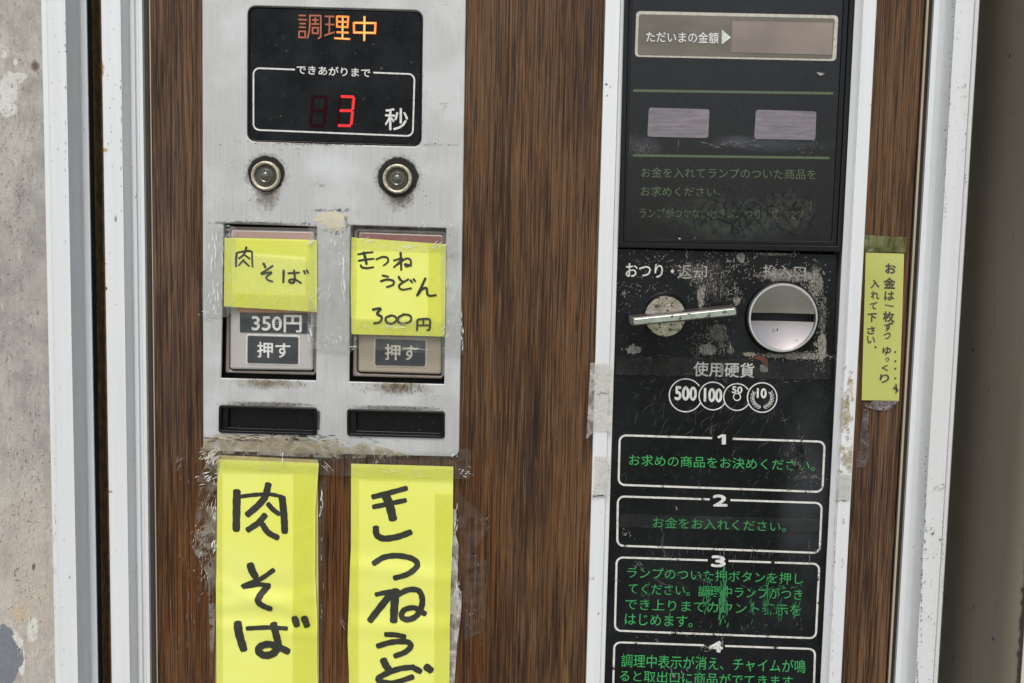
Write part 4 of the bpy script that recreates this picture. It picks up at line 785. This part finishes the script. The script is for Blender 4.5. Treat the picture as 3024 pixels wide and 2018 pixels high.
tape('short piece of aged tape with a grimy lower edge on the left rail', R7, [(74, 210), (165, 214), (158, 450), (66, 462)], -.0082, 'tapem', [(110, 452, 60, 6, 22, 40, 6, 3, 12), (68, 430, 3, 40, 8, 30, 4, 90, 20), (158, 290, 6, 20, 5, 30, 5, 60, 30)], 'darkchip')
tape('torn brown adhesive strip on the right rail beside the coin panel', R8, [(186, 902), (206, 905), (214, 1010), (206, 1200), (200, 1390), (134, 1384), (142, 1200), (150, 1010), (176, 960)], -.0078, 'tapey', [(178, 1050, 24, 160, 70, 26, 8, 60, 60), (150, 1380, 20, 8, 12, 40, 6, -20, 30)], simple('brown adhesive', srgb(150, 132, 104), .7, var=.3, scale=200))
tape('clean lower piece of tape on the right rail', R8, [(112, 1394), (198, 1396), (192, 1532), (84, 1528)], -.0080, tape_mat('clear rail tape', (.97, .96, .95), .35, .3, 40, .2, (222, 222, 218)), [(150, 1531, 50, 2, 10, 30, 3, 0, 5)], 'darkchip')
tape('greenish cloudy tape holding the top of the narrow yellow slip', R8, [(268, 164), (484, 177), (478, 256), (265, 249)], -.0012, 'tapeg')
tape('cloudy lilac tape scrap under the narrow yellow slip', R8, [(262, 1018), (440, 1020), (437, 1072), (330, 1066), (272, 1050)], -.0011, 'tapev')
tape('faint tape strip on the wood below the narrow yellow slip', R8, [(262, 1060), (292, 1062), (286, 1300), (268, 1362), (224, 1360)], -.0009, tape_mat('faint matte film', (.95, .93, .93), .22, .5, 120, .5, (150, 138, 138)))
# tape bands over the lower coin panel, barely visible
tape('dull clear tape band across the black coin panel below the coin slot', R6, [(262, 938), (900, 935), (1912, 962), (1916, 1100), (1500, 1095), (262, 1058)], C0-.0016, tape_mat('dull film', (.98, .98, .98), .02, .35, 40, .15, (150, 150, 150)))
tape('dull clear tape across the box numbered 2', R7, [(214, 560), (1408, 592), (1405, 668), (211, 640)], C0-.0016, tape_mat('dull film lower', (.98, .98, .98), .02, .35, 40, .15, (150, 150, 150)))
blob_ = flecks('wall_fibres', R9, [(120, 300, 170, 700, 330, 34, 6, 60, 60), (200, 1100, 120, 400, 200, 40, 7, 60, 60), (100, -1500, 130, 1200, 160, 34, 4, 70, 60)], 'straw', wl, .0036)
flecks('wood_grease', R9, [(1220, 820, 90, 600, 40, 60, 2, 88, 8), (1330, 700, 60, 320, 70, 60, 3, 86, 10), (1300, 640, 60, 120, 30, 26, 6, 60, 40), (1150, 130, 30, 50, 8, 50, 4, 60, 40)], 'chip', M, -.0007)
flecks('wall_pits', R9, [(150, 500, 170, 1000, 160, 26, 5, 70, 60), (110, -1700, 150, 1500, 220, 24, 5, 80, 50), (220, 820, 8, 20, 4, 60, 14, 88, 10)], simple('dark plaster pit', srgb(104, 98, 92), .9), wl, .0034)
DF = -.0249
flecks('edge_chips', R10, [(1010, 130, 5, 260, 10, 12, 9, 80, 40), (992, 620, 6, 300, 18, 13, 9, 80, 40), (960, 1200, 8, 500, 34, 12, 8, 80, 50), (1105, 1150, 6, 700, 24, 16, 5, 85, 20), (1060, 900, 60, 900, 26, 9, 6, 60, 80), (1040, 250, 30, 30, 4, 14, 5, 10, 40)], 'grey_chip', M, DF)
flecks('edge_chips', R11, [(845, 250, 8, 500, 46, 16, 9, 82, 20), (815, 850, 8, 500, 50, 18, 9, 82, 20), (785, 1400, 8, 300, 30, 18, 8, 82, 20), (880, 700, 60, 900, 50, 14, 7, 60, 80), (975, 500, 6, 700, 40, 16, 5, 85, 20), (925, 110, 60, 50, 7, 70, 3, 40, 8), (900, 450, 4, 4, 3, 22, 20, 0, 90), (955, 490, 4, 4, 3, 20, 18, 0, 90)], 'grey_chip', M, DF)
flecks('edge_chips', R11, [(165, 400, 5, 600, 40, 16, 5, 82, 20), (230, 360, 12, 30, 6, 14, 8, 80, 40), (150, 1100, 8, 500, 40, 16, 5, 82, 20)], 'grey_chip', M, -.0075)
flecks('edge_chips', R9, [(350, 800, 10, 900, 26, 40, 3, 92, 6), (395, 1000, 40, 900, 14, 14, 5, 80, 60)], 'grey_chip', M, DF)
flecks('edge_chips', R1, [(432, 800, 4, 900, 16, 22, 5, 88, 16), (370, 600, 40, 900, 10, 10, 7, 60, 80), (440, 342, 6, 3, 3, 18, 8, 0, 30)], 'grey_chip', M, DF)
flecks('edge_chips', R1, [(740, 900, 50, 1200, 26, 12, 5, 60, 80), (765, 1450, 4, 30, 3, 60, 5, 110, 8), (800, 900, 3, 700, 14, 30, 4, 88, 8)], 'grey_chip', M, -.0148)
